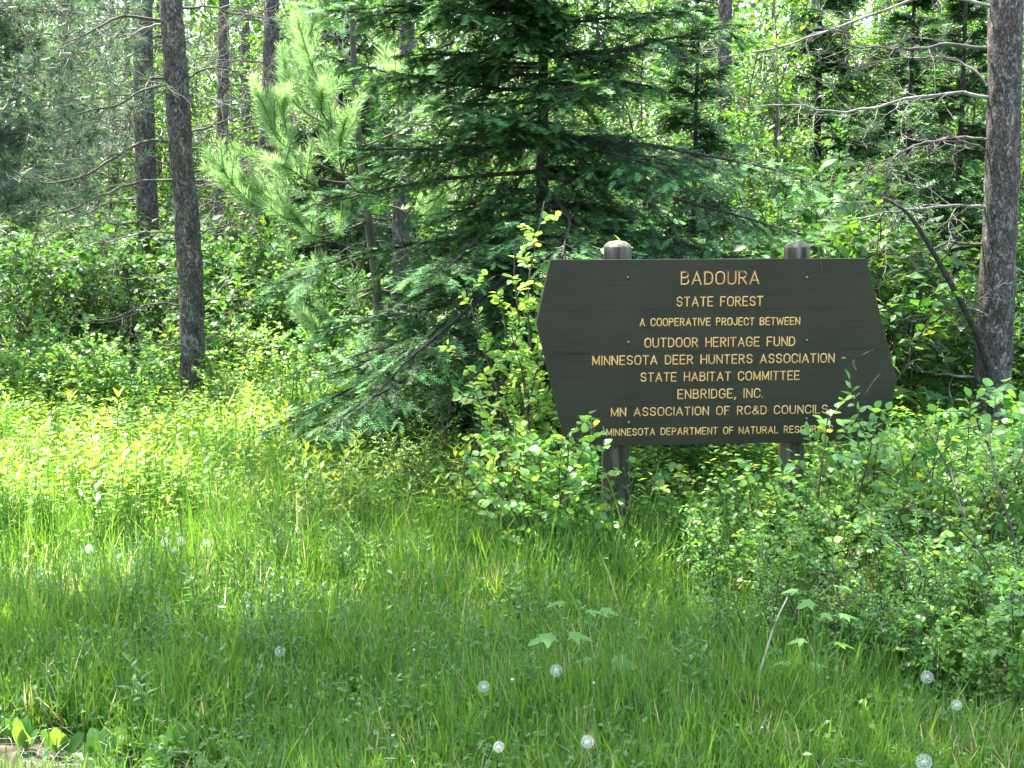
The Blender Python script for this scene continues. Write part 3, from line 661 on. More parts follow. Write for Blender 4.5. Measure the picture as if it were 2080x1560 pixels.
# needle sprays of a pine standing outside the frame on the left reach into the picture
def left_sprays():
    rng = np.random.default_rng(77); root = thing('pine_tree', 'pine outside the left edge whose dense grey-green needle sprays fill the upper left corner', 'tree', (-5.35, 13.0, 0))
    org = np.array([-5.35, 13.0, 0.]); ax = np.array([[0, 0, -.05], [0, 0, 4], [.1, 0, 12], [.15, 0, 18.]])
    trunk_geo(ax, [.13, .11, .06, .02], 91, step=.06).build('trunk', M['bark'], root, smooth=True)
    gt = Geo(); cones = Geo()
    for k in range(28):
        px0, py0 = -330, rng.uniform(-80, 380); x1 = rng.uniform(20, 330); y1 = py0+rng.uniform(-30, 110)
        q = smoothpath([P(-195+rng.uniform(-5, 5), py0, 13.0), P((px0+x1)/2, (py0+y1)/2+rng.uniform(-40, 30), 13.0+rng.uniform(-.5, .6)), P(x1, y1, 13.0+rng.uniform(-.8, 1.4))], 16)-org
        gb = Geo(); bough(rng, q, .013, 22, .6, 6, .6, .135, TUFT, gb=gb, gt=gt, cones=cones)
        gb.build('branch', M['twig' if k % 3 else 'deadtwig'], root, smooth=True)
    gt.build('needles', M['pine'], root); cones.build('pollen_cones', M['cone'], root)['kind'] = 'stuff'
    add_crown(root, .15, 12.8, 1.6, 3)
left_sprays()

# ---------------------------------------------------------------- the dark fir behind the sign
def fir(name, label, loc, H, Lmax, seed, dens=1.0, z0=.35, zdet=3.5, group=None, tipglow=1.0, droop=-.35):
    rng = np.random.default_rng(seed); root = thing(name, label, 'tree', loc, group=group)
    ax = np.array([[0, 0, -.05], [0, 0, H*.4], [.02, 0, H]]); trunk_geo(ax, [.085*H/8, .06*H/8, .008], seed, sides=20, step=.06, amp=.004).build('trunk', M['barkdark'], root, smooth=True)
    gb = Geo(); gn = Geo()
    # shoot template: flat comb of needles
    v = []; f = []
    nn = 12 if dens > .85 else 7
    for i in range(nn):
        y = i/(nn-1)*.95; s = 1 if i % 2 else -1; up = rng.uniform(0, .5); L = .34*(1-.25*y)
        d = nrm(np.array([s*math.cos(up), .75, math.sin(up)])); k = len(v); h = .95/nn*(.95 if dens > .85 else .9)
        v += [[0, y-h, 0], [0, y+h, 0], list(np.array([0, y, 0])+d*L)]; f.append([k, k+1, k+2])
    for i in range(2):
        y = .1+i*.4; k = len(v); v += [[-.05, y-.05, 0], [.05, y-.05, 0], [rng.uniform(-.06, .06), y+.2, .16]]; f.append([k, k+1, k+2])
    tv = np.array(v, float); tf = f
    for part, (za, zb, dn) in enumerate(((z0, zdet, 1.0), (zdet, H-.2, .45))):
        nbr = 6 if dens > .85 else 5; zs = np.arange(za, zb, .2/dens); zz = np.repeat(zs, nbr)+rng.uniform(-.1, .1, len(zs)*nbr); az = rng.uniform(0, 2*np.pi, len(zz))
        L = Lmax*np.clip(1-zz/H, .06, 1)**.75*rng.uniform(.65, 1.12, len(zz)); L *= np.clip(.55+zz*.8, 0, 1)*np.where(rng.random(len(zz)) < .25, .55, 1)
        D = np.stack([np.cos(az), np.sin(az), np.interp(zz, [0, H*.35, H*.7, H], [-.1, -.12, .1, .8])], -1)
        b = grow(rng, np.stack([0*zz, 0*zz, zz], -1), D, L, 12, curl=np.interp(zz, [0, H*.6, H], [droop, .1, .3])+rng.normal(0, .12, len(zz)), wob=.16)
        gb.tubes(b, np.linspace(1, .18, 12)[None]*(.008+.006*L)[:, None], sides=5)
        nb = len(b); k2 = int((34 if dens > .85 else 22)*dn)
        p, T, t, idx = spawn(rng, b, k2, .05, .99)
        side = np.where(np.arange(len(p)) % 2, 0, np.pi)+rng.normal(0, .35, len(p))
        D2 = sidedir(T, rng.uniform(.75, 1.05, len(p)), side); D2[:, 2] -= .12
        l2 = (L[idx]*.42*(1.06-t)+.05)*rng.uniform(.7, 1.1, len(p))
        tw = grow(rng, p, D2, l2, 6, curl=-.25, wob=.18)
        gb.tubes(tw[:, ::2], np.linspace(.0035, .0015, 3)[None].repeat(len(tw), 0), sides=3)
        k3 = max(3, int((13 if dens > .85 else 8)*dn))
        p3, T3, t3, id3 = spawn(rng, tw, k3, .1, 1)
        keep = rng.random(len(p3)) < np.clip(l2[id3]/.2, .3, 1); p3, T3, t3, id3 = p3[keep], T3[keep], t3[keep], id3[keep]
        side = np.where(rng.random(len(p3)) < .5, 0, np.pi)+rng.normal(0, .3, len(p3))
        D3 = sidedir(T3, rng.uniform(.45, .85, len(p3)), side); D3[:, 2] -= .10
        out = t[idx[0]*0+id3] if False else t[id3]
        s3 = rng.uniform(.07, .105, len(p3))/math.sqrt(dn)
        Nh = np.array([0, 0, 1.])+rng.normal(size=(len(p3), 3))*.22
        # new growth: this year's pale shoots sit at the very ends of twigs near the bough's end
        young = (t3 > .66) & (rng.random(len(p3)) < (.08+.85*out**2)*tipglow)
        s3 = np.where(young, s3*1.05, s3)
        gn.stamp(tv, tf, frames(D3, Nh, s3, np.where(young, 1.25, 1.0)), p3, var=rng.random(len(p3)), tip=np.where(young, 2.0, 0.0))
        # terminal shoots
        e = tw[:, -1]; d = nrm(tw[:, -1]-tw[:, -2]); yt = rng.random(len(e)) < .85*tipglow*(.1+.9*t**2)
        gn.stamp(tv, tf, frames(d, np.array([0, 0, 1.])+rng.normal(size=d.shape)*.2, .085/math.sqrt(dn), 1.25), e, var=rng.random(len(e)), tip=np.where(yt, 2.0, 0.0))
    c = gn.build('crown', M['fir'], root); gb.build('limbs', M['barkdark'], root)
    print(name, 'tris', gn.tris(), gb.tris())
    return root
fx = XG(1100, 10.2)
fir('fir_tree', 'large dark fir with pale new tips filling the centre, left of and behind the sign', (fx, 10.2, 0), 5.1, 2.75, 3, droop=-.5)
f2 = fir('fir_tree', 'young shaded fir low behind the left sign post', (XG(1400, 11.5), 11.5, 0), 3.2, 1.0, 4, dens=.8, group='small firs in the shade', tipglow=.6)
dup(f2, (XG(1830, 15.5), 15.5, 0), 1.3, 1.3, 'shaded fir with drooping boughs between the sign and the thick right-hand pine', 'small firs in the shade')
dup(f2, (XG(1650, 18), 18, 0), 2.3, 1.7, 'fir far back above the right sign post', 'small firs in the shade')
dup(f2, (XG(1930, 12.6), 12.6, 0), 4.0, 1.15, 'small fir tucked against the left of the thick right-hand pine', 'small firs in the shade')
dup(f2, (XG(700, 16.5), 16.5, 0), 5.0, 1.35, 'small dark fir behind the pale young pine', 'small firs in the shade')

# ---------------------------------------------------------------- the pale young pine
def young_pine():
    rng = np.random.default_rng(8); Y = 11.6; org = np.array([XG(782, Y), Y, 0.])
    root = thing('young_pine', 'pale green young pine with long needles and upright candles, left of the dark fir', 'tree', org)
    axp = [P(x, y, Y) for x, y in ((782, 860), (775, 740), (765, 570), (742, 400), (730, 300), (718, 130), (714, 0), (708, -160))]
    axp = sorted(axp, key=lambda p: p[2]); axp[0][2] = -.05; ax = np.array(axp)-org
    trunk_geo(ax, np.linspace(.042, .012, len(ax)), 5, sides=14, step=.05, amp=.003).build('trunk', M['twig'], root, smooth=True)
    br = brush(rng, 112, .55, (22, 52), .014)
    gb = Geo(); gn = Geo(); gc = Geo()
    def shoots(path, r0, ntw, spread, young=True):
        gb.tubes(path, np.linspace(r0, .004, len(path)), sides=6)
        p, T, t, _ = spawn(rng, path[None], ntw, .35, .97)
        D = sidedir(T, rng.uniform(.5, .9, ntw), np.where(rng.random(ntw) < .5, 0, np.pi)+rng.normal(0, .7, ntw)); D[:, 2] += .45
        ln = rng.uniform(.18, .42, ntw)*(1.25-.5*t)*spread
        tw = grow(rng, p, D, ln, 6, curl=.7, wob=.12)
        tw = np.concatenate([tw, smoothpath(path[-5:], 6)[None]]); ln = np.append(ln, .3)
        gb.tubes(tw, np.linspace(.004, .0025, 6)[None].repeat(len(tw), 0), sides=4)
        for k, q in enumerate(tw):
            nseg = 2
            for s in range(nseg):
                a = q[int(s*5/nseg)]; b = q[int((s+1)*5/nseg)]; d = b-a; Ls = np.linalg.norm(d)*1.25
                gn.stamp(*br, frames(nrm(d)[None], rng.normal(size=(1, 3)), max(Ls, .15)), a[None], var=np.array([rng.random()]))
            e = q[-1]; d = nrm(q[-1]-q[-2])
            gc.tubes(np.array([e, e+d*.03, e+d*.06+[0, 0, .01], e+d*.08+[0, 0, .02]]), [.004, .005, .004, .001], sides=5)
        p, T, t, _ = spawn(rng, path[None], 4, .55, 1); gn.stamp(*br, frames(T, rng.normal(size=T.shape), .22), p, var=rng.random(len(p)))
    for pth, dy in [(((735, 370), (640, 330), (570, 280), (530, 200)), -.7), (((735, 375), (620, 350), (575, 240), (575, 215)), -.2), (((740, 440), (620, 435), (520, 420), (440, 330)), -.8),
                    (((740, 430), (640, 400), (560, 410), (500, 370)), -.4), (((720, 235), (680, 210), (640, 150), (610, 60)), -.5), (((722, 230), (670, 190), (625, 130), (640, 20)), .2),
                    (((728, 290), (690, 270), (655, 230), (655, 190)), -.7), (((718, 130), (690, 90), (668, 30), (655, -30)), .1), (((715, 60), (730, 30), (770, -20), (780, -60)), .2),
                    (((722, 235), (760, 220), (800, 180), (800, 160)), -.4), (((730, 300), (780, 280), (850, 240), (880, 190)), .3), (((742, 420), (800, 420), (850, 440), (900, 400)), -.1),
                    (((765, 585), (700, 590), (650, 560), (610, 560)), -.5), (((765, 590), (720, 610), (690, 640), (650, 680)), -.6), (((768, 588), (830, 600), (860, 610), (900, 600)), .1), (((770, 640), (700, 660), (660, 670), (620, 640)), -.7), (((742, 400), (700, 360), (690, 300), (700, 250)), -.8), (((745, 450), (690, 470), (640, 480), (600, 440)), -.9), (((740, 400), (660, 390), (600, 350), (560, 330)), -1.), (((725, 260), (660, 250), (600, 210), (580, 150)), .1)]:
        q = smoothpath([P(x, y, Y+dy*i/3) for i, (x, y) in enumerate(pth)], 14)-org
        shoots(q, .011, 6 if pth[0][1] < 500 else 3, 1.0)
    gb.build('branches', M['twig'], root, smooth=True); gn.build('needles', M['youngpine'], root); gc.build('candles', M['candle'], root)['kind'] = 'stuff'
    print('young pine', gn.tris())
young_pine()

# ---------------------------------------------------------------- leafy shrubs, saplings and background trees
L_OV = leaf_simple(.62, .08, .12); L_RD = leaf_round(.82, .07, .12); L_FL = leaf_flat(.6, .1); L_LA = leaf_lance(.22, .25); L_LA2 = leaf_lance(.34, .2)
def shrub(name, mleaf, seed, H, R, stems, twigs, lpt, ll, tpl=L_OV, arch=.3, t0=.25, mstem='stem', label='', cat='shrub', hide=True, sub=0, pinn=False):
    rng = np.random.default_rng(seed); root = thing(name, label, cat)
    az = rng.uniform(0, 2*np.pi, stems); rr = R*.25*np.sqrt(rng.random(stems)); P0 = np.stack([rr*np.cos(az), rr*np.sin(az), -.03+0*az], -1)
    az2 = az+rng.normal(0, .5, stems); lean = rng.uniform(.05, 1, stems)*R/H
    D = np.stack([np.cos(az2)*lean, np.sin(az2)*lean, np.ones(stems)], -1); Ls = H*rng.uniform(.7, 1.08, stems)*np.sqrt(1+lean**2*.5)
    st = grow(rng, P0, D, Ls, 10, curl=-arch*rng.uniform(.2, 1.5, stems), wob=.28)
    gb = Geo(); gl = Geo()
    gb.tubes(st, np.linspace(1, .3, 10)[None]*(.004+.0035*H)*np.ones((stems, 1)), sides=5)
    p, T, t, idx = spawn(rng, st, twigs, t0, .98)
    D2 = sidedir(T, rng.uniform(.6, 1.25, len(p)), rng.uniform(0, 2*np.pi, len(p))); D2[:, 2] += .15
    l2 = R*rng.uniform(.3, .62, len(p))*(1.15-.6*t)
    tw = grow(rng, p, D2, l2, 7, curl=-.1, wob=.3); gb.tubes(tw, np.linspace(.0026, .0012, 7)[None].repeat(len(tw), 0)*max(1, H/1.5), sides=3)
    if sub:
        p, T, t, idx = spawn(rng, tw, sub, .2, .95); D2 = sidedir(T, rng.uniform(.5, 1.1, len(p)), rng.uniform(0, 6.28, len(p)))
        t2 = grow(rng, p, D2, l2[idx]*rng.uniform(.3, .6, len(p)), 5, wob=.3); gb.tubes(t2, np.linspace(.002, .001, 5)[None].repeat(len(t2), 0), sides=3)
        src = [(tw, max(2, lpt//2)), (t2, lpt)]
    else: src = [(tw, lpt), (st, lpt)]
    for pp, k in src:
        p, T, t, idx = spawn(rng, pp, k, .18, 1.0)
        side = np.where(np.arange(len(p)) % 2, 0, np.pi)+rng.normal(0, .5, len(p))
        D3 = sidedir(T, rng.uniform(.5, 1.2, len(p)), side); D3[:, 2] -= rng.uniform(-.1, .35, len(p))
        Nh = np.array([0, 0, 1.])+rng.normal(size=(len(p), 3))*.38
        sz = ll*rng.uniform(.6, 1.2, len(p))
        gl.stamp(*tpl, frames(D3, Nh, sz), p+nrm(D3)*sz[:, None]*.15, var=rng.random(len(p)))
    gb.build('stems', M[mstem], root); f = gl.build('foliage', M[mleaf], root)
    root['tris'] = gl.tris()+gb.tris()
    if hide: root.location = (0, -60, 0)
    return root
def drop(root):
    for ch in list(root.children):
        for g in list(ch.children): bpy.data.objects.remove(g)
        bpy.data.objects.remove(ch)
    bpy.data.objects.remove(root)

rngP = np.random.default_rng(404)
protos = {}
protos['hazel'] = [shrub('broadleaf_shrub', 'broad', 100+i, 1.25, .75, 12, 12, 7, .085, L_OV, .35) for i in range(3)]
protos['snow'] = [shrub('snowberry_shrub', 'snow', 120+i, .8, .5, 9, 8, 8, .044, L_RD, .5, .3) for i in range(3)]
protos['rose'] = [shrub('low_rose_bush', 'snow', 130+i, .62, .42, 8, 9, 10, .026, L_OV, .3, .25) for i in range(2)]
protos['tall'] = [shrub('understory_tree', 'wood_far', 140+i, 4.6, 1.5, 5, 24, 5, .08, L_FL, .12, .12, sub=8, cat='tree', mstem='twig') for i in range(3)]
protos['sap'] = [shrub('leafy_sapling', 'broad', 150+i, 2.2, .8, 4, 15, 5, .065, L_OV, .15, .2, sub=4, cat='tree') for i in range(2)]
protos['forb'] = []
def forb(seed, H=.5, mleaf='forb', stems=3, ll=.085, k=10, tpl=L_LA):
    rng = np.random.default_rng(seed); root = thing('leafy_forb', '', 'plant'); root.location = (0, -60, 0)
    az = rng.uniform(0, 6.28, stems); P0 = np.stack([.04*np.cos(az), .04*np.sin(az), 0*az-.02], -1); D = np.stack([np.cos(az)*.15, np.sin(az)*.15, 1+0*az], -1)
    st = grow(rng, P0, D, H*rng.uniform(.75, 1.1, stems), 8, 0, .12); gb = Geo(); gl = Geo()
    gb.tubes(st, np.linspace(.0028, .0014, 8)[None].repeat(stems, 0), sides=4)
    p, T, t, idx = spawn(rng, st, k, .3, 1, .2); nn = len(p)
    for off in (0, np.pi):
        phi = np.tile(np.arange(k), stems)*1.57+off+rng.normal(0, .2, nn)
        ang = np.interp(t, [0, .8, 1], [1.35, 1.1, .45]); D3 = sidedir(T, ang, phi)
        gl.stamp(*tpl, frames(D3, np.array([0, 0, 1.])+rng.normal(size=(nn, 3))*.12+T*.3, ll*rng.uniform(.7, 1.15, nn)*np.interp(t, [0, .6, 1], [.7, 1.1, .75])), p, var=np.clip(rng.random(nn)*.6+.4*t, 0, 1))
    gb.build('stems', M['greenstem'], root); gl.build('leaves', M[mleaf], root); return root
protos['weed'] = [forb(180, .42, 'weed', 3, .075, 8, L_LA), forb(181, .36, 'weed', 2, .065, 7, L_LA2), forb(182, .45, 'weed', 3, .07, 9, L_LA)]
protos['forb'] = [forb(170, .5, 'forb', 3, .10, 9), forb(171, .42, 'forb', 2, .09, 8), forb(172, .55, 'forb', 4, .085, 10, L_LA2), forb(173, .4, 'forb', 3, .07, 7, L_LA2)]
cnt = {k: 0 for k in protos}
def place(kind, px, Y, sc=1.0, label=None, group=None, name=None, dx=0, rz=0):
    pr = protos[kind]; r = pr[int(rngP.integers(len(pr)))]; x = XG(px, Y)+dx
    s = sc*rngP.uniform(.93, 1.07)
    o = dup(r, (x, Y, float(terrain(x, Y))), rngP.uniform(0, 6.28)+rz, s, label, group)
    if name: o.name = name
    cnt[kind] += 1
    return o

# dark broad-leaved mass on the left, behind the glade
for px, Y, s, lb in [(20, 14.0, 1.1, 'broad-leaved shrub at the left edge behind the glade'), (110, 13.6, 1.12, 'dense glossy shrub at far left, its crown over a dark hollow'), (190, 14.2, 1.2, 'tall glossy shrub midway between the left edge and the glade pine'),
                     (260, 13.8, 1.08, 'rounded broad-leaved shrub left of the glade pine'), (330, 14.6, 1.15, 'broad-leaved shrub directly behind the glade pine'), (440, 14.2, 1.05, 'broad-leaved shrub just right of the glade pine'),
                     (520, 14.8, 1.1, 'broad-leaved shrub below the slender back pines'), (600, 14.0, .95, 'broad-leaved shrub at the foot of the pale young pine'), (680, 14.6, .9, 'broad-leaved shrub in the gap left of the fir')]:
    place('hazel', px, Y, s, lb, 'broad-leaved shrubs along the back of the glade')
for i, px in enumerate(np.linspace(-60, 900, 13)):
    place('hazel', px+rngP.uniform(-20, 20), rngP.uniform(16, 19), 1.3, 'broad-leaved shrub deep in the shade behind the front row of shrubs', 'second row of shrubs in the wood')
for i, px in enumerate(np.linspace(1150, 2150, 12)):
    place('hazel', px+rngP.uniform(-20, 20), rngP.uniform(12.8, 17), 1.35, 'broad-leaved shrub in the wood behind the sign', 'shrubs in the wood behind the sign')
for px, Y, s, lb in [(1480, 10.6, 1.15, 'bright leafy shrub rising just above the middle of the sign'), (1580, 10.9, 1.4, 'leafy shrub above the sign left of the right post'), (1680, 11.2, 1.55, 'leafy shrub above the right sign post'), (1770, 10.4, 1.25, 'leafy shrub beside the top right corner of the sign'),
                     (1850, 10.9, 1.1, 'leafy shrub between the sign and the leaning stem'), (1330, 10.9, 1.0, 'shaded shrub above the left half of the sign')]:
    place('hazel', px, Y, s, lb, 'shrubs standing close behind the sign')
for px, Y, s in [(1930, 12.0, 1.0), (1880, 11.6, .8), (2090, 11.2, 1.2), (2060, 12.5, 1.1)]:
    place('hazel', px, Y, s, 'broad-leaved shrub around the foot of the thick right-hand pine', 'shrubs at the foot of the right pine')
# saplings and understory trees
for px, Y, s in [(610, 24, 1.0), (60, 24, 1.0), (200, 26, 1.1), (390, 25, 1.0), (500, 29, 1.15), (640, 25, 1.2), (780, 21, 1.1), (900, 19, 1.1), (1280, 18, 1.0), (1400, 22, 1.1), (1540, 16, .95), (1620, 20, 1.0), (1760, 19, 1.0), (1840, 17, .9), (1960, 20, 1.1), (2080, 17, 1.0), (1330, 25, 1.2), (1700, 25, 1.1), (1880, 25, 1.2), (1010, 24, 1.2), (-20, 23, .9), (330, 27, 1.2), (1180, 22, 1.1)]:
    place('tall', px, Y, s, 'sunlit understory tree with small bright leaves back in the wood', 'understory trees back in the wood')
for px, Y, s, lb in [(1600, 13.2, 1.15, 'leafy sapling high above the sign near the right post'), (1740, 12.6, 1.1, 'leafy sapling above the top right corner of the sign'), (1460, 13.5, 1.1, 'leafy sapling over the middle of the sign')]:
    place('sap', px, Y, s, lb, 'saplings behind the sign')

# sunlit bush hugging the left edge of the sign
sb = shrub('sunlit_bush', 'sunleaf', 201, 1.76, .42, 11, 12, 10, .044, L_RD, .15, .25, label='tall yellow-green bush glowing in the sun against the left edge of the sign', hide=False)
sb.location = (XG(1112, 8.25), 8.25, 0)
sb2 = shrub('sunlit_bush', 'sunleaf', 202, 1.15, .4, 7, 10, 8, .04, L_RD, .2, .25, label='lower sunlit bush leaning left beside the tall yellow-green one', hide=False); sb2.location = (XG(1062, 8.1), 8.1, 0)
# narrow-leaved willow-like bush in front of the fir
wb = shrub('willow_bush', 'broad', 203, .95, .55, 10, 11, 10, .05, L_LA, .35, .3, label='narrow-leaved bush in front of the fir, left of the sign', hide=False); wb.location = (XG(915, 9.0), 9.0, 0)

# snowberry and rose around the sign
for px, Y, s, lb in [(1128, 7.15, 1.08, 'snowberry shrub climbing over the lower left corner of the sign'), (1110, 7.3, .95, 'snowberry shrub just left of the left sign post'), (1700, 6.95, 1.1, 'snowberry shrub whose top sprig crosses the lower right of the sign'),
                     (1480, 7.0, .62, 'snowberry shrub below the middle of the sign'), (1370, 7.1, .58, 'snowberry shrub just right of the left sign post'), (1580, 7.0, .7, 'snowberry shrub just left of the right sign post'), (1800, 7.1, .85, 'snowberry shrub under the lower right corner of the sign'),
                     (1660, 6.5, .75, 'snowberry shrub in front of the right sign post'), (1900, 6.8, 1.0, 'snowberry shrub right of the sign'), (2000, 6.6, 1.05, 'snowberry shrub near the right edge beside the arching canes'), (2080, 7.2, 1.35, 'tall snowberry shrub at the right edge level with the sign'),
                     (1540, 6.3, .62, 'low snowberry shrub in the grass below the sign'), (1770, 6.1, .75, 'snowberry shrub among the canes in the right foreground'), (1880, 5.9, .7, 'snowberry shrub in front of the arching canes'), (1980, 5.7, .65, 'low snowberry shrub in the lower right'), (1450, 6.5, .5, 'small snowberry shrub in the shaded grass')]:
    place('snow', px, Y, s, lb, 'snowberry shrubs around the sign', rz=2.9 if px == 1128 else 0)
for px, Y, s, lb in [(1850, 5.45, .5, 'loose low snowberry shrub at the foot of the arching canes'), (1960, 5.3, .55, 'snowberry shrub close to the bottom right corner'), (2060, 5.35, .7, 'snowberry shrub cut by the right edge near the bottom'), (2040, 5.05, .45, 'lowest small snowberry shrub in the bottom right corner'), (1720, 5.7, .45, 'small snowberry shrub beside the tall lobed-leaf plant')]:
    place('snow', px, Y, s, lb, 'snowberry shrubs around the sign')
for k in range(34):
    Y = rngP.uniform(7.8, 11.5); px = rngP.uniform(1150, 2140)
    place('snow', px, Y, rngP.uniform(.5, .8), 'knee-high leafy shrub in the sunlit cover behind and right of the sign', 'low shrubs behind and beside the sign')
for k in range(20):
    Y = rngP.uniform(5.6, 7.4); px = rngP.uniform(1500, 2120)
    place('rose', px, Y, rngP.uniform(.6, .95), 'low rose bush with small leaflets in the right foreground thicket', 'low rose bushes in the right foreground')
for k in range(26):
    Y = rngP.uniform(11.0, 13.6); px = rngP.uniform(-60, 900)
    place('snow', px, Y, rngP.uniform(.7, 1.05), 'low bush with small leaves between the glade and the back shrubs', 'low bushes at the back of the glade')
for k in range(16):
    Y = rngP.uniform(8.4, 9.8); px = rngP.uniform(820, 1180)
    place('rose', px, Y, rngP.uniform(.6, .85), 'low small-leaved bush at the foot of the fir', 'low bushes at the foot of the fir')
# forbs: sunny glade and the shaded foreground
for k in range(190):
    Y = rngP.uniform(7.5, 11.2); px = rngP.uniform(-60, 1180)
    place('forb', px, Y, rngP.uniform(.65, 1.0), 'yellow-green forb with narrow leaves standing in the sunlit glade', 'forbs in the sunlit glade')
for k in range(85):
    Y = rngP.uniform(4.9, 7.2); px = rngP.uniform(100, 2050)
    place('weed', px, Y, rngP.uniform(.6, .95), 'fresh green forb with narrow leaves in the shaded grass in front of the sign', 'forbs in the shaded foreground grass')
def near(o):
    px = 1040+FPX*o.location.x/o.location.y
    for lim, t in ((60, 'at the left edge'), (130, 'at the far left'), (210, 'in the left part of the glade'), (300, 'left of the glade pine'), (430, 'behind the glade pine'), (560, 'right of the glade pine'), (760, 'near the pale young pine'), (980, 'behind the left boughs of the dark fir'), (1130, 'near the trunk of the dark fir'), (1290, 'near the left sign post'),
                   (1400, 'under the left half of the sign'), (1500, 'near the middle of the sign'), (1580, 'right of the middle of the sign'), (1700, 'near the right sign post'), (1850, 'near the right end of the sign'), (1990, 'left of the thick right-hand pine'), (2060, 'below the thick right-hand pine'), (9999, 'at the right edge')):
        if px < lim: return t
def relabel(group, what):
    m = sorted([o for o in bpy.data.objects if o.get('group') == group and 'category' in o], key=lambda o: o.location.x/o.location.y)
    by = {}
    for o in m: by.setdefault(near(o), []).append(o)
    words = ['nearest', 'second nearest', 'third nearest', 'fourth nearest', 'fifth nearest', 'sixth nearest', 'seventh nearest', 'eighth nearest', 'ninth nearest']
    for t, os_ in by.items():
        os_.sort(key=lambda o: o.location.y)
        for i, o in enumerate(os_):
            o['label'] = what+' '+t if len(os_) == 1 else '%s %s, %s there' % (what, t, words[min(i, 8)])
relabel('understory trees back in the wood', 'sunlit small-leaved tree')
relabel('second row of shrubs in the wood', 'shaded broad-leaved back shrub')
relabel('shrubs in the wood behind the sign', 'broad-leaved wood shrub')
relabel('low rose bushes in the right foreground', 'low small-leaved rose bush')
relabel('low bushes at the back of the glade', 'low bush behind the glade')
relabel('low shrubs behind and beside the sign', 'knee-high sunlit leafy shrub')
relabel('low bushes at the foot of the fir', 'low bush under the fir')
relabel('shrubs at the foot of the right pine', 'broad-leaved shrub')
for ps in protos.values():
    for p_ in ps: drop(p_)

# ---------------------------------------------------------------- arching canes, leaning stem, stick, broad-leaved plants
def cane(root, pts, Ys, r, n=22, name='cane', m='stem'):
    q = smoothpath([P(x, y, Ys+dy) for (x, y, dy) in pts], n)
    g = Geo(); g.tubes(q, np.linspace(r, r*.35, n), sides=6); g.build(name, M[m], root, smooth=True); return q
def canes():
    rng = np.random.default_rng(55); root = thing('arching_rose_bush', 'rose bush of long dark arching canes at the lower right edge', 'shrub')
    qs = []
    for pts, Y in [([(2060, 1500, 0), (2075, 1350, 0), (2030, 1200, 0), (1975, 1100, 0), (1890, 1040, 0), (1790, 1030, 0)], 5.6),
                   ([(2050, 1490, 0), (2010, 1330, 0), (1900, 1190, 0), (1790, 1080, .2), (1680, 1060, .2)], 5.7), ([(2045, 1480, 0), (1960, 1320, 0), (1870, 1220, .1), (1800, 1215, .2)], 5.7),
                   ([(2055, 1500, 0), (1990, 1380, 0), (1900, 1250, 0), (1870, 1110, .1), (1860, 1050, .2)], 5.8), ([(2070, 1450, 0), (2050, 1250, 0), (1960, 1050, .1), (1930, 950, .3)], 5.8), ([(2040, 1500, 0), (1960, 1400, 0), (1800, 1270, .1), (1640, 1130, .4)], 5.7),
                   ([(2090, 1300, 0), (2060, 1100, 0), (2020, 960, .1), (2010, 880, .2)], 5.9)]:
        base = P(pts[0][0], pts[0][1], Y)
        qs.append(cane(root, [(pts[0][0], 1560, 0)]*0+pts, Y, .006))
    gl = Geo(); gb = Geo(); Q = np.stack(qs); p, T, t, _ = spawn(rng, Q, 16, .15, 1); D = sidedir(T, rng.uniform(.6, 1.2, len(p)), rng.uniform(0, 6.28, len(p))); D[:, 2] += .3
    tw = grow(rng, p, D, rng.uniform(.05, .16, len(p)), 5, wob=.25); gb.tubes(tw, np.linspace(.0018, .001, 5)[None].repeat(len(tw), 0), sides=3)
    p, T, t, _ = spawn(rng, tw, 7, .2, 1); D = sidedir(T, rng.uniform(.7, 1.2, len(p)), np.where(np.arange(len(p)) % 2, 0, np.pi)+rng.normal(0, .2, len(p)))
    gl.stamp(*L_OV, frames(D, np.array([0, 0, 1.])+rng.normal(size=D.shape)*.3, rng.uniform(.02, .032, len(p))), p, var=rng.random(len(p)))
    gb.build('twigs', M['stem'], root)['kind'] = 'stuff'; gl.build('foliage', M['snow'], root)
canes()
def leaning():
    root = thing('leaning_dead_tree', 'dark dead stem leaning against the foot of the thick right-hand pine', 'dead tree', (0, 0, 0)); rng = np.random.default_rng(9)
    q = smoothpath([P(2018, 850, 9.9), P(2010, 760, 9.9), P(1985, 680, 9.8), P(1950, 610, 9.7), (P(1900, 520, 9.6)), P(1845, 435, 9.5), P(1790, 400, 9.5)], 40)
    g = Geo(); g.tubes(q, np.interp(np.linspace(0, 1, 40), [0, .3, .8, 1], [.036, .025, .014, .007]), sides=12); g.build('trunk', M['barkdark'], root, smooth=True)
    gb = Geo(); bough(rng, q[14:], .01, 16, .5, 3, gb=gb, gt=Geo()); gb.build('twigs', M['twig'], root, smooth=True)['kind'] = 'stuff'
leaning()
def stick():
    root_q = smoothpath([P(1530, 1415, 5.15), P(1553, 1335, 5.12), P(1575, 1265, 5.1), P(1600, 1213, 5.1)], 14)
    g = Geo(); g.tubes(root_q, np.linspace(.0045, .0022, 14), sides=6)
    tag(g.build('dead_stalk', M['straw'], smooth=True), 'straight pale dead stalk leaning in the grass right of the left sign post', 'stalk')
    g = Geo(); q = smoothpath([P(838, 1045, 8.3), P(850, 1010, 8.3), P(868, 975, 8.3), (P(878, 955, 8.3))], 12); g.tubes(q, np.linspace(.005, .002, 12), sides=6)
    g2 = P(868, 975, 8.3); g.tubes(smoothpath([g2, P(885, 990, 8.2), P(893, 1000, 8.2)], 5), .0018, sides=4)
    tag(g.build('red_stalk', M['redstem'], smooth=True), 'reddish forked stalk at the sunny foot of the fir', 'stalk')
stick()
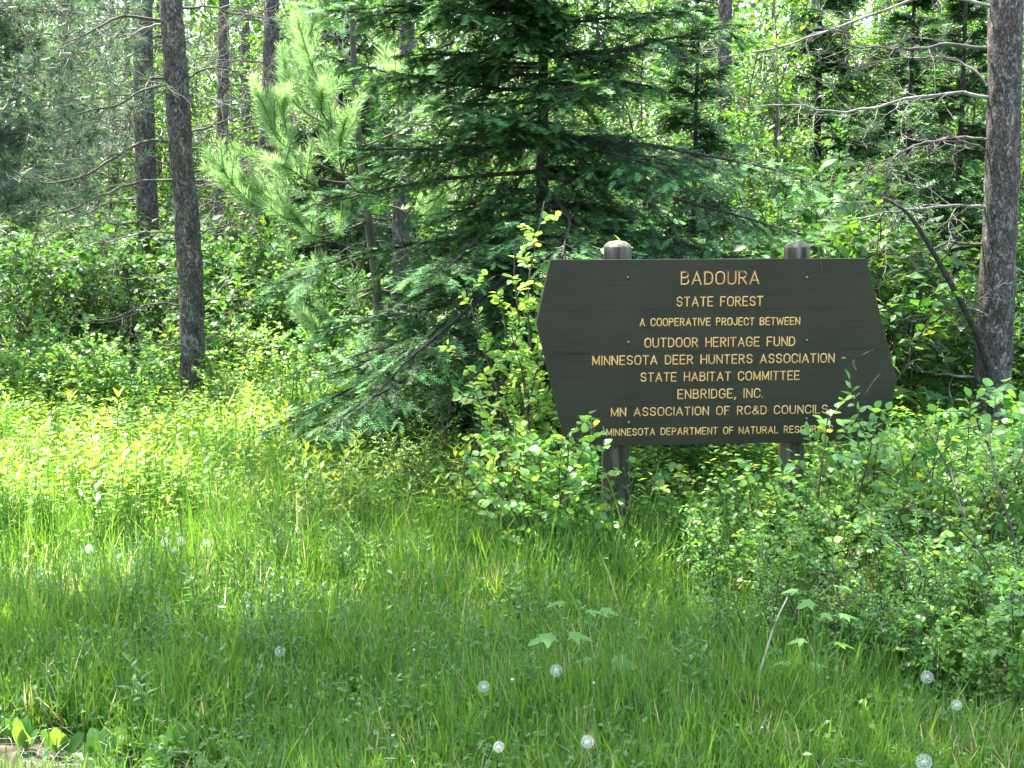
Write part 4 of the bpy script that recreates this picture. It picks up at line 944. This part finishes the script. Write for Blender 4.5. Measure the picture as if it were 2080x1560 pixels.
# lobed leaf
def lobed(n=5, rng=None):
    v = [[0, 0.05, 0]]; f = []; out = []
    spec = [(-150, .18), (-118, .55), (-95, .34), (-62, .78), (-35, .46), (-14, .82), (0, 1.0), (14, .82), (35, .46), (62, .78), (95, .34), (118, .55), (150, .18)]
    for a, r in spec: out.append([math.sin(math.radians(a))*r*.75, .25+math.cos(math.radians(a))*r*.75, .05*abs(math.sin(math.radians(a*3)))-.12*r*r])
    v += out; v.append([0, .25, .03]); c = len(v)-1
    for i in range(1, len(out)): f.append([c, i+1, i])
    f += [[c, 1, 0], [c, 0, len(out)]]
    return np.array(v, float), f
LB = lobed()
def bigleaf_plant(label, stalks, Y, size, seed):
    """each stalk: foot px, leaf px list"""
    rng = np.random.default_rng(seed); root = thing('lobed_leaf_plant', label, 'plant')
    for foot, leaves in stalks:
        tp = leaves[0]; f0 = P(foot[0], foot[1], Y)
        q = smoothpath([f0, P((foot[0]+tp[0])/2+rng.uniform(-8, 8), (foot[1]+tp[1])/2, Y), P(tp[0], tp[1], Y)], 12)
        g = Geo(); g.tubes(q, np.linspace(.0042, .002, 12), sides=5); g.build('stalk', M['greenstem'], root, smooth=True)
        for (lx, ly, s, a, dy) in [(l+(1, rng.uniform(-90, 90), -.1))[:5] if len(l) == 2 else l for l in leaves]:
            t = np.clip((ly-tp[1]+15)/(foot[1]-tp[1]), 0, .8); b = q[int((1-t)*11)]; e = P(lx, ly, Y+dy)
            pg = Geo(); pg.tubes(smoothpath([b, (b+e)/2+[0, 0, .008], e], 6), .0012, sides=4)
            D = np.array([[math.sin(math.radians(a)), -math.cos(math.radians(a))*.6, -.1]])
            lg = Geo(); lg.stamp(*LB, frames(D, np.array([[.1, -.08, 1.]])+rng.normal(size=(1, 3))*.2, size*s), e[None], var=np.array([rng.random()*.6+.3]))
            lf = lg.build('leaf', M['lobe'], root); pg.build('petiole', M['greenstem'], lf)
bigleaf_plant('plant with wide pale lobed leaves standing in the grass below the left sign post', [((1140, 1420), [(1133, 1292, 1.2, -60, -.02), (1150, 1290, 1.0, 80, -.05)]), ((1190, 1400), [(1187, 1240, .9, 70, -.05), (1150, 1222, .8, -60, .05), (1215, 1238, .8, 60, .02)]), ((1235, 1440), [(1240, 1345, 1.0, 75, 0), (1205, 1338, .7, -80, 0)]), ((1175, 1460), [(1178, 1390, .9, 60, -.1)])], 5.2, .10, 1)
bigleaf_plant('tall plant with a dark upright stalk and lobed leaves in the right foreground', [((1668, 1545), [(1655, 1222, .9, -50, -.05), (1625, 1200, .8, -100, 0), (1690, 1190, .9, 80, 0), (1668, 1245, .7, 20, -.05), (1700, 1250, .9, 90, .02), (1640, 1300, .9, -80, 0), (1690, 1305, 1.0, 60, -.06), (1610, 1345, .9, -90, .05), (1645, 1350, .8, 100, .05)])], 5.05, .085, 2)
bigleaf_plant('lobed-leaf seedling among the canes at the right', [((1870, 1420), [(1865, 1225, .8, -60, 0), (1900, 1235, .8, 80, 0), (1840, 1290, .7, -90, 0), (1905, 1310, .8, 70, 0)])], 5.7, .08, 3)

# broad dandelion-like leaves at the road edge, lower left
def rosette(seed, n=9, ll=.15):
    rng = np.random.default_rng(seed); root = thing('broad_leaf_weed', '', 'weed'); v, f = leaf_round(.5, .05, .12, 1.5)
    for i in range(n):
        a = rng.uniform(0, 6.28); e = rng.uniform(1.0, 3.0); D = np.array([[math.cos(a), math.sin(a), e]]); s = ll*rng.uniform(.6, 1.15)
        g = Geo(); g.stamp(v, f, frames(D, np.array([[rng.normal(0, .5), -1, .35]]), s), np.array([[math.cos(a)*.01, math.sin(a)*.01, .02]]), var=np.array([rng.random()]))
        g.build('leaf', M['forbr'], root, smooth=True)
    return root
M['forbr'] = leafmat('dock_leaf', [(0, (.09, .23, .05)), (.6, (.14, .3, .06)), (1, (.2, .35, .07))], trans=.4, rough=.4)
r1 = rosette(1); r2 = rosette(2, 7, .13)
ROS = []
def putr(r, px, py, s, lb, rz):
    x, y = G(px, py); ROS.append((x, y)); return dup(r, (x, y, float(terrain(x, y))), rz, s, lb, 'broad-leaved weeds along the bottom left')
for i, (px, py, s, lb) in enumerate([(60, 1520, 1.0, 'broad-leaved weed beside the bare soil in the lower left corner'), (25, 1500, .8, 'broad-leaved weed at the very left edge above the bare soil'), (130, 1530, .9, 'broad-leaved weed just right of the corner soil'), (205, 1548, 1.0, 'broad-leaved weed between the corner soil and the large cluster of leaves'),
                                     (262, 1535, 1.05, 'tall broad-leaved weed in the bottom left grass beside the largest cluster'), (370, 1545, 1.2, 'largest cluster of pale broad leaves along the bottom edge'), (495, 1552, .9, 'bright broad-leaved weed at the bottom edge, rightmost of the row'), (322, 1572, .9, 'broad-leaved weed half cut off by the bottom edge'), (430, 1575, .7, 'small broad-leaved weed between larger ones at the bottom edge'), (300, 1365, .7, 'broad-leaved weed deep in the shaded grass'), (420, 1350, .7, 'light-leaved weed in the middle of the shaded grass')]):
    putr((r1, r2)[i % 2], px, py, s*.8, lb, (i*1.7) % .9-.45)
drop(r1); drop(r2)

# ---------------------------------------------------------------- dandelions
def dandelion(px, py, dia, kind, label, Yg):
    while P(px, py, Yg)[2] < (.25 if kind == 'clock' else .24) and Yg > 4.3: Yg -= .03
    c = P(px, py, Yg); rng = np.random.default_rng(int(px*7+py)); gz = float(terrain(c[0], Yg)); root = thing('dandelion', label, 'dandelion', (c[0]+rng.uniform(-.02, .02), Yg, gz), group='dandelions gone to seed')
    o = np.array(root.location); h = c-o
    q = smoothpath([np.array([0, 0, -.01]), h*.5+[rng.uniform(-.015, .015), 0, 0], h-[0, 0, dia*.1]], 10); g = Geo(); g.tubes(q, np.linspace(.0022, .0017, 10), sides=6); g.build('stalk', M['greenstem'], root, smooth=True)
    if kind == 'clock':
        N = 75; k = np.arange(N)+.5; ph = np.arccos(1-2*k/N); th = np.pi*(1+5**.5)*k; D = np.stack([np.cos(th)*np.sin(ph), np.sin(th)*np.sin(ph), np.cos(ph)], -1); R = dia/2
        g = Geo(); m = 9; a = np.linspace(0, 2*np.pi, m, endpoint=False)
        v = [[0, 0, 0]]+[]; v = []; f = []
        for t in a:   # umbrella of hairs at the end of a thin stalk
            kk = len(v); d = np.array([math.cos(t)*.30, .22, math.sin(t)*.30]); b = np.array([0, .8, 0]); s_ = np.array([-math.sin(t), 0, math.cos(t)])*.008
            v += [b-s_, b+s_, b+d]; f.append([kk, kk+1, kk+2])
        kk = len(v); v += [[-.008, .15, 0], [.008, .15, 0], [0, .82, 0]]; f.append([kk, kk+1, kk+2])
        g.stamp(np.array(v), f, frames(D, rng.normal(size=D.shape), R), np.repeat(h[None], N, 0), var=rng.random(N)); g.build('seed_head', M['fluff'], root)
        g = Geo(); zz = np.linspace(-1, 1, 7); g.tubes(h+np.stack([0*zz, 0*zz, zz*R*.2], -1), R*.2*np.sqrt(1.02-zz**2), sides=8); g.build('seed_core', M['straw'], root, smooth=True)
    else:
        g = Geo(); zz = np.linspace(-1, 1, 8); g.tubes(h+np.stack([0*zz, 0*zz, zz*dia*.6], -1), dia*.5*np.array([.3, .8, .95, .9, .8, .75, .6, .1]), sides=10); g.build('bud', M['greenstem'], root, smooth=True)
        g = Geo(); g.tubes(h+np.array([[0, 0, dia*.45], [0, 0, dia*.65], [0, 0, dia*.8]]), [dia*.3, dia*.38, dia*.05], sides=9); g.build('tuft', M['fluff'], root, smooth=True)
for px, py, Yg, dm, kind, lb in [
    (1130, 1362, 5.35, .046, 'clock', 'white dandelion clock in the grass below the left sign post'), (983, 1395, 5.25, .042, 'clock', 'round dandelion clock left of the closed bud in the shaded grass'), (1193, 1507, 4.85, .042, 'clock', 'dandelion clock near the bottom edge, centre right'),
    (1013, 1517, 4.85, .036, 'clock', 'small sparse dandelion clock near the bottom edge, centre'), (1883, 1375, 5.3, .046, 'clock', 'dandelion clock among the canes at the right'), (1877, 1548, 4.8, .052, 'clock', 'largest dandelion clock, at the bottom right edge'),
    (1943, 1432, 5.1, .036, 'clock', 'ragged half-blown dandelion clock at the right below the canes'), (181, 1115, 7.1, .042, 'clock', 'dandelion clock in the sunlit grass at far left'), (336, 1101, 7.2, .045, 'clock', 'left one of two bright dandelion clocks in the sunlit grass'), (368, 1098, 7.2, .042, 'clock', 'right one of two bright dandelion clocks in the sunlit grass'),
    (420, 1103, 7.1, .042, 'clock', 'greyish dandelion clock right of the bright pair'), (353, 1117, 7.1, .03, 'clock', 'small dandelion clock just under the bright pair'), (569, 1323, 5.8, .04, 'clock', 'ragged dandelion clock in the middle of the shaded left grass'), (20, 992, 8.3, .035, 'clock', 'dandelion clock at the left edge of the sunny glade'),
    (1041, 1385, 5.3, .016, 'bud', 'closed brownish dandelion bud between two clocks'), (1206, 1390, 5.3, .011, 'bud', 'closed dandelion bud on a pale stalk right of the white clock'), (1402, 1337, 5.6, .014, 'bud', 'closed bud below the right half of the sign'), (841, 1323, 5.7, .012, 'bud', 'closed bud in the centre-left grass'), (1548, 1481, 4.95, .011, 'bud', 'small bud in the grass near the bottom right'), (798, 1498, 4.9, .013, 'bud', 'pale bud near the bottom edge left of centre'), (1027, 1253, 6.1, .012, 'bud', 'small bud high in the shaded grass left of the lobed leaves')]:
    dandelion(px, py, dm, kind, lb, Yg)

# ---------------------------------------------------------------- grass, ground cover, litter
def scatter(rng, n, y0, y1, fx0=-.40, fx1=.40, power=1.4):
    u = rng.random(n); a, b = y0**(1-power), y1**(1-power); Y = (a+(b-a)*u)**(1/(1-power)); X = Y*rng.uniform(fx0, fx1, n); return X, Y
def grass():
    rng = np.random.default_rng(1234); N = 200000
    X, Y = scatter(rng, N, 4.35, 15.0, power=1.25)
    p = np.stack([X, Y, 0*X], -1); clump = vnoise(p, 1.7, 4)*.6+vnoise(p, 5, 6)*.4
    dirt = np.hypot((X+1.72)/.42, (Y-4.72)/.28) < 1+.4*(vnoise(p, 6, 9)-.5)
    fars = Y > 12.3; firz = (np.abs(X-.1) < 1.3) & (Y > 9.4)
    keep = ~dirt & (rng.random(N) < .35+clump*1.1) & ~(fars & (rng.random(N) < .45)) & ~(firz & (rng.random(N) < .75))
    for rx, ry in ROS: keep &= ~((np.hypot(X-rx, (Y-ry+.09)*.8) < .095) & (rng.random(N) < .9))
    X, Y, clump = X[keep], Y[keep], clump[keep]; N = len(X); Z = terrain(X, Y)
    h = (.11+.2*clump)*rng.uniform(.5, 1.35, N)*np.interp(Y, [4.4, 5.2, 7, 9, 15], [.6, .9, 1.15, 1.35, 1.3]); h = np.where(rng.random(N) < .03, h*1.6, h)
    wd = rng.uniform(.0015, .0036, N)*np.interp(Y, [4, 8, 15], [1, 1.35, 2.0])
    # clumped heading: blades of a clump lean alike
    q = np.stack([X*6, Y*6, 0*X], -1); hd = vnoise(q, .5, 8)*9+rng.normal(0, 1.9, N); lean = np.abs(rng.normal(.1, .2, N)); bend = np.abs(rng.normal(.2, .5, N))
    t = np.array([0, .36, .7, 1.0])
    ang = lean[:, None]+bend[:, None]*t[None]*1.1
    seg = h[:, None]*np.diff(t, prepend=0)[None]
    r = np.cumsum(seg*np.sin(ang), 1); z = np.cumsum(seg*np.cos(ang), 1)
    cx = X[:, None]+np.cos(hd)[:, None]*r; cyy = Y[:, None]+np.sin(hd)[:, None]*r; cz = Z[:, None]+z-.01
    tw = hd+np.pi/2+rng.normal(0, .7, N); sx = np.cos(tw)[:, None]*wd[:, None]*np.array([.8, 1, .75, 0])[None]; sy = np.sin(tw)[:, None]*wd[:, None]*np.array([.8, 1, .75, 0])[None]
    V = np.zeros((N, 7, 3), np.float32)
    for i in range(3):
        V[:, 2*i, 0] = cx[:, i]-sx[:, i]; V[:, 2*i, 1] = cyy[:, i]-sy[:, i]; V[:, 2*i, 2] = cz[:, i]
        V[:, 2*i+1, 0] = cx[:, i]+sx[:, i]; V[:, 2*i+1, 1] = cyy[:, i]+sy[:, i]; V[:, 2*i+1, 2] = cz[:, i]
    V[:, 6, 0] = cx[:, 3]; V[:, 6, 1] = cyy[:, 3]; V[:, 6, 2] = cz[:, 3]
    F = np.array([[0, 1, 3], [0, 3, 2], [2, 3, 5], [2, 5, 4], [4, 5, 6]])
    T = (np.arange(N)[:, None, None]*7+F[None]).reshape(-1, 3)
    var = np.where(rng.random(N) < .03+.10*(vnoise(np.stack([X, Y, 0*X], -1), 3.1, 17) > .62), .98, np.clip(.25+.35*rng.random(N)+.35*(vnoise(np.stack([X, Y, 0*X], -1), 1.1, 12)), 0, .94))
    g = Geo(); g.add(V.reshape(-1, 3), tris=T, var=np.repeat(var, 7), tip=np.tile([0, 0, .36, .36, .7, .7, 1.], N))
    far_ = Y > 7.3; ids = np.nonzero(far_)[0]; nid = np.nonzero(~far_)[0]; g = Geo()
    g.add(V[nid].reshape(-1, 3), tris=(np.arange(len(nid))[:, None, None]*7+F[None]).reshape(-1, 3), var=np.repeat(var[nid], 7), tip=0)
    V5 = V[ids][:, [0, 1, 4, 5, 6]]; V5[:, 2:4] = V[ids][:, 2:4]*.45+V[ids][:, 4:6]*.55; F5 = np.array([[0, 1, 3], [0, 3, 2], [2, 3, 4]])
    g.add(V5.reshape(-1, 3), tris=(np.arange(len(ids))[:, None, None]*5+F5[None]).reshape(-1, 3), var=np.repeat(var[ids], 5), tip=0)
    print('grass', g.tris()); tag(g.build('grass', M['grass']), 'long meadow grass of the glade and the shaded foreground', kind='stuff')
    # flowering grass stalks
    N = 1500; X, Y = scatter(rng, N, 4.6, 11, power=1.2); q = grow(rng, np.stack([X, Y, terrain(X, Y)], -1), np.array([0, 0, 1.])+rng.normal(size=(N, 3))*.12, rng.uniform(.3, .6, N), 6, -.3, .18)
    g = Geo(); g.tubes(q, np.linspace(.0012, .0007, 6)[None].repeat(N, 0)*np.interp(Y, [4, 11], [1, 1.8])[:, None], sides=3)
    p, T, t, idx = spawn(rng, q, 7, .72, 1); D = nrm(T+rng.normal(size=T.shape)*.35); g.stamp(*leaf_flat(.25, 0), frames(D, rng.normal(size=D.shape), .02), p, var=.5*np.ones(len(p)))
    g.var = [np.full(len(a), .35 if i else .5) for i, a in enumerate(g.var)]
    tag(g.build('grass_seed_stalks', M['grass']), 'thin flowering stalks standing up through the grass', kind='stuff')
def cover():
    rng = np.random.default_rng(99)
    N = 42000; X, Y = scatter(rng, N, 4.4, 14.5, power=1.2); p = np.stack([X, Y, 0*X], -1); c = vnoise(p, 2.3, 14)
    dirt = np.hypot((X+1.72)/.36, (Y-4.72)/.22) < 1
    k = (rng.random(N) < c*1.5-.1) & ~dirt; X, Y, c = X[k], Y[k], c[k]; N = len(X)
    zz = terrain(X, Y)+rng.uniform(.02, .2, N)*np.interp(Y, [4.5, 9], [.7, 1.6]); a = rng.uniform(0, 6.28, N); D = np.stack([np.cos(a), np.sin(a), rng.uniform(-.1, .7, N)], -1)
    g = Geo(); g.stamp(*L_FL, frames(D, np.array([0, 0, 1.])+rng.normal(size=(N, 3))*.35, rng.uniform(.018, .04, N)*np.interp(Y, [4, 14], [.9, 1.35])), np.stack([X, Y, zz], -1), var=rng.random(N))
    tag(g.build('ground_cover', M['cover']), 'small round leaves of clover and weeds among the grass', kind='stuff')
    # broad little leaves topping the glade
    N = 15000; X, Y = scatter(rng, N, 8.3, 12.6, -.4, .06, power=.98); p = np.stack([X, Y, 0*X], -1); c = vnoise(p, 2.0, 44)*.6+vnoise(p, 6.0, 45)*.4; k = rng.random(N) < (c-.38)*4*np.interp(Y, [8.3, 10.2], [.25, 1]); X, Y, c = X[k], Y[k], c[k]; N = len(X)
    zz = terrain(X, Y)+(.16+.5*(c-.3))*rng.uniform(.6, 1.25, N); a = rng.uniform(0, 6.28, N); D = np.stack([np.cos(a), np.sin(a), rng.uniform(-.3, .4, N)], -1)
    g = Geo(); g.stamp(*L_FL, frames(D, np.array([0, 0, 1.])+rng.normal(size=(N, 3))*.3, rng.uniform(.03, .055, N)), np.stack([X, Y, zz], -1), var=rng.random(N)**1.3)
    N = 26000; X, Y = scatter(rng, N, 7.9, 13.5, .03, .40, power=.98); p = np.stack([X, Y, 0*X], -1); c = vnoise(p, 2.0, 54)*.6+vnoise(p, 6.0, 55)*.4; k = rng.random(N) < (c-.34)*4; X, Y, c = X[k], Y[k], c[k]; N = len(X)
    zz = terrain(X, Y)+(.2+.7*(c-.3))*rng.uniform(.5, 1.25, N); a = rng.uniform(0, 6.28, N); D = np.stack([np.cos(a), np.sin(a), rng.uniform(-.3, .4, N)], -1)
    g.stamp(*L_FL, frames(D, np.array([0, 0, 1.])+rng.normal(size=(N, 3))*.3, rng.uniform(.03, .055, N)), np.stack([X, Y, zz], -1), var=rng.random(N)**1.5)
    tag(g.build('glade_herbs', M['forb']), 'yellow-green low herb leaves mingled with the grass of the sunny glade and behind the sign', kind='stuff')
    # taller leafy undergrowth under the trees
    N = 60000; X, Y = scatter(rng, N, 9.5, 26, -.5, .5, power=.9); p = np.stack([X, Y, 0*X], -1); c = vnoise(p, 1.6, 24); k = rng.random(N) < c*1.5-.15
    k &= (Y > 11.6) | (X > .5); X, Y, c = X[k], Y[k], c[k]; N = len(X)
    zz = terrain(X, Y)+rng.random(N)**1.3*.75*c; a = rng.uniform(0, 6.28, N); D = np.stack([np.cos(a), np.sin(a), rng.uniform(-.4, .5, N)], -1)
    g = Geo(); g.stamp(*L_FL, frames(D, np.array([0, 0, 1.])+rng.normal(size=(N, 3))*.4, rng.uniform(.03, .065, N)*np.interp(Y, [9, 26], [.9, 1.6])), np.stack([X, Y, zz], -1), var=rng.random(N))
    tag(g.build('undergrowth', M['broad']), 'knee-high leafy undergrowth beneath the trees', kind='stuff')
    # dead grass litter
    N = 3000; X, Y = scatter(rng, N, 4.4, 12, power=1.5); a = rng.uniform(0, 6.28, N); q = grow(rng, np.stack([X, Y, terrain(X, Y)+rng.uniform(.005, .08, N)], -1), np.stack([np.cos(a), np.sin(a), rng.uniform(-.2, .5, N)], -1), rng.uniform(.06, .22, N), 4, -.5, .3)
    g = Geo(); g.tubes(q, np.full((N, 4), .0009), sides=3); tag(g.build('dead_grass', M['straw']), 'bleached dead grass litter low between the blades', kind='stuff')
grass(); cover()
def side_grass():
    """meadow grass beyond both sides of the view: one metre-wide tuft field set out by geometry nodes"""
    rng = np.random.default_rng(66); N = 1700; X = rng.uniform(-.6, .6, N); Y = rng.uniform(-.6, .6, N); h = rng.uniform(.12, .42, N); a = rng.uniform(0, 6.28, N)
    q = grow(rng, np.stack([X, Y, 0*X-.02], -1), np.stack([np.cos(a)*.2, np.sin(a)*.2, 1+0*a], -1), h, 3, -.2, .3); b = rng.uniform(0, 6.28, N); w = np.stack([np.cos(b), np.sin(b), 0*b], -1)*.0035
    V = np.stack([q[:, 0]-w, q[:, 0]+w, q[:, 1]-w, q[:, 1]+w, q[:, 2]], 1); F = np.array([[0, 1, 3], [0, 3, 2], [2, 3, 4]])
    g = Geo(); g.add(V.reshape(-1, 3), tris=(np.arange(N)[:, None, None]*5+F[None]).reshape(-1, 3), var=np.repeat(rng.random(N)*.97, 5))
    pts = []
    for y in np.arange(5.0, 15, .95):
        for sgn in (-1, 1):
            for k in range(5): x = sgn*(.395*y+.55+k*.95); pts.append((x, y, float(terrain(x, y))))
    patch = g.build('grass_patch', M['grass']); patch.location = pts[0]; tag(patch, 'patch of meadow grass beside the glade', kind='stuff')
    me = bpy.data.meshes.new('grass_beside_glade'); me.from_pydata(pts[1:], [], []); o = bpy.data.objects.new('grass_beside_glade', me); C.objects.link(o); tag(o, 'meadow grass running on beyond both sides of the glade', kind='stuff')
    ng = bpy.data.node_groups.new('spread_grass', 'GeometryNodeTree'); ng.interface.new_socket('Geometry', in_out='INPUT', socket_type='NodeSocketGeometry'); ng.interface.new_socket('Geometry', in_out='OUTPUT', socket_type='NodeSocketGeometry')
    n = ng.nodes; i = n.new('NodeGroupInput'); e = n.new('NodeGroupOutput'); ip = n.new('GeometryNodeInstanceOnPoints'); oi = n.new('GeometryNodeObjectInfo'); oi.inputs[0].default_value = patch
    rv = n.new('FunctionNodeRandomValue'); rv.data_type = 'FLOAT_VECTOR'; rv.inputs[0].default_value = (0, 0, 0); rv.inputs[1].default_value = (0, 0, 6.28)
    L = ng.links; L.new(i.outputs[0], ip.inputs['Points']); L.new(oi.outputs['Geometry'], ip.inputs['Instance']); L.new(rv.outputs[0], ip.inputs['Rotation']); L.new(ip.outputs[0], e.inputs[0])
    o.modifiers.new('spread', 'NODES').node_group = ng
side_grass()

# ---------------------------------------------------------------- distant wood and an unseen tree added to shade the foreground
def far_wood():
    rng = np.random.default_rng(31); N = 150000
    Y = rng.uniform(28, 62, N); X = Y*rng.uniform(-.46, .46, N); Zc = rng.uniform(0, 1, N)*(3+Y*.16)
    p = np.stack([X, Y, Zc*1.3], -1); d = vnoise(p, .45, 33)*.6+vnoise(p, 1.3, 35)*.4
    gap = np.exp(-((X/Y-.16)/.10)**2)*np.clip((Zc-1.94)/Y/.07, 0, 1)      # thinner crowns where the sky glints through above the sign
    k = rng.random(N) < np.clip((d-.31-.07*gap)*5.5, 0, 1); X, Y, Zc = X[k], Y[k], Zc[k]; N = len(X)
    g = Geo(); D = rng.normal(size=(N, 3)); g.stamp(*L_FL, frames(D, np.array([0, 0, .8])+rng.normal(size=(N, 3))*.6, rng.uniform(.13, .26, N)), np.stack([X, Y, Zc], -1), var=rng.random(N))
    tag(g.build('distant_woods', M['wood_far']), 'far bright wood reading as one mass of leaves behind the trees', kind='stuff')
    n = 70; Y = rng.uniform(26, 55, n); X = Y*rng.uniform(-.42, .42, n); q = grow(rng, np.stack([X, Y, 0*X], -1), np.array([[0, 0, 1.]])+rng.normal(size=(n, 3))*.05, rng.uniform(9, 12, n), 10, 0, .1)
    g = Geo(); g.tubes(q, np.linspace(1, .3, 10)[None]*rng.uniform(.06, .13, n)[:, None], sides=7); tag(g.build('distant_trunks', M['twig']), 'thin trunks of the far wood', kind='stuff')
far_wood()
def shade_tree():
    rng = np.random.default_rng(41); Yt = 7.5; loc = (-4.0, Yt, 0); root = thing('added_shade_tree', 'leaning aspen added out of view beyond the left edge to shade the foreground grass', 'tree', loc)
    ax = np.array([[0, 0, -.05], [.25, 0, 3], [1.3, 0, 5.8], [3.0, 0, 8.6]]); trunk_geo(ax, [.13, .11, .08, .02], 61, sides=24, step=.1).build('trunk', M['bark'], root, smooth=True)
    n = 74; z = rng.uniform(4.6, 8.5, n); az = rng.uniform(0, 6.28, n); D = np.stack([np.cos(az), np.sin(az)*.6, rng.uniform(.05, .5, n)], -1)
    ln = rng.uniform(1.1, 2.3, n)*np.where(np.cos(az) > 0, 1.25, .9); b = grow(rng, np.stack([np.interp(z, [3, 5.8, 8.6], [.25, 1.4, 3.0]), 0*z, z], -1), D, ln, 8, .1, .25)
    gb = Geo(); gb.tubes(b, np.linspace(.03, .006, 8)[None].repeat(n, 0), sides=5); p, T, t, idx = spawn(rng, b, 12, .15, 1); D2 = sidedir(T, rng.uniform(.5, 1.1, len(p)), rng.uniform(0, 6.28, len(p)))
    tw = grow(rng, p, D2, rng.uniform(.3, .8, len(p)), 6, 0, .3); gb.tubes(tw, np.full((len(tw), 6), .004), sides=3)
    p, T, t, idx = spawn(rng, tw, 24, .1, 1); D3 = nrm(T+rng.normal(size=T.shape)*.9); gl = Geo(); gl.stamp(*L_FL, frames(D3, np.array([0, 0, 1.])+rng.normal(size=D3.shape)*.5, rng.uniform(.06, .1, len(p))), p+rng.normal(size=p.shape)*.05, var=rng.random(len(p)))
    c = gl.build('crown', M['wood_far'], root); gb.build('limbs', M['twig'], c); print('aspen', gl.tris())
shade_tree()
tot = sum(len(m.polygons) for m in bpy.data.meshes); print('TOTAL polys', tot, 'objects', len(bpy.data.objects), 'things', len([o for o in bpy.data.objects if 'category' in o]))
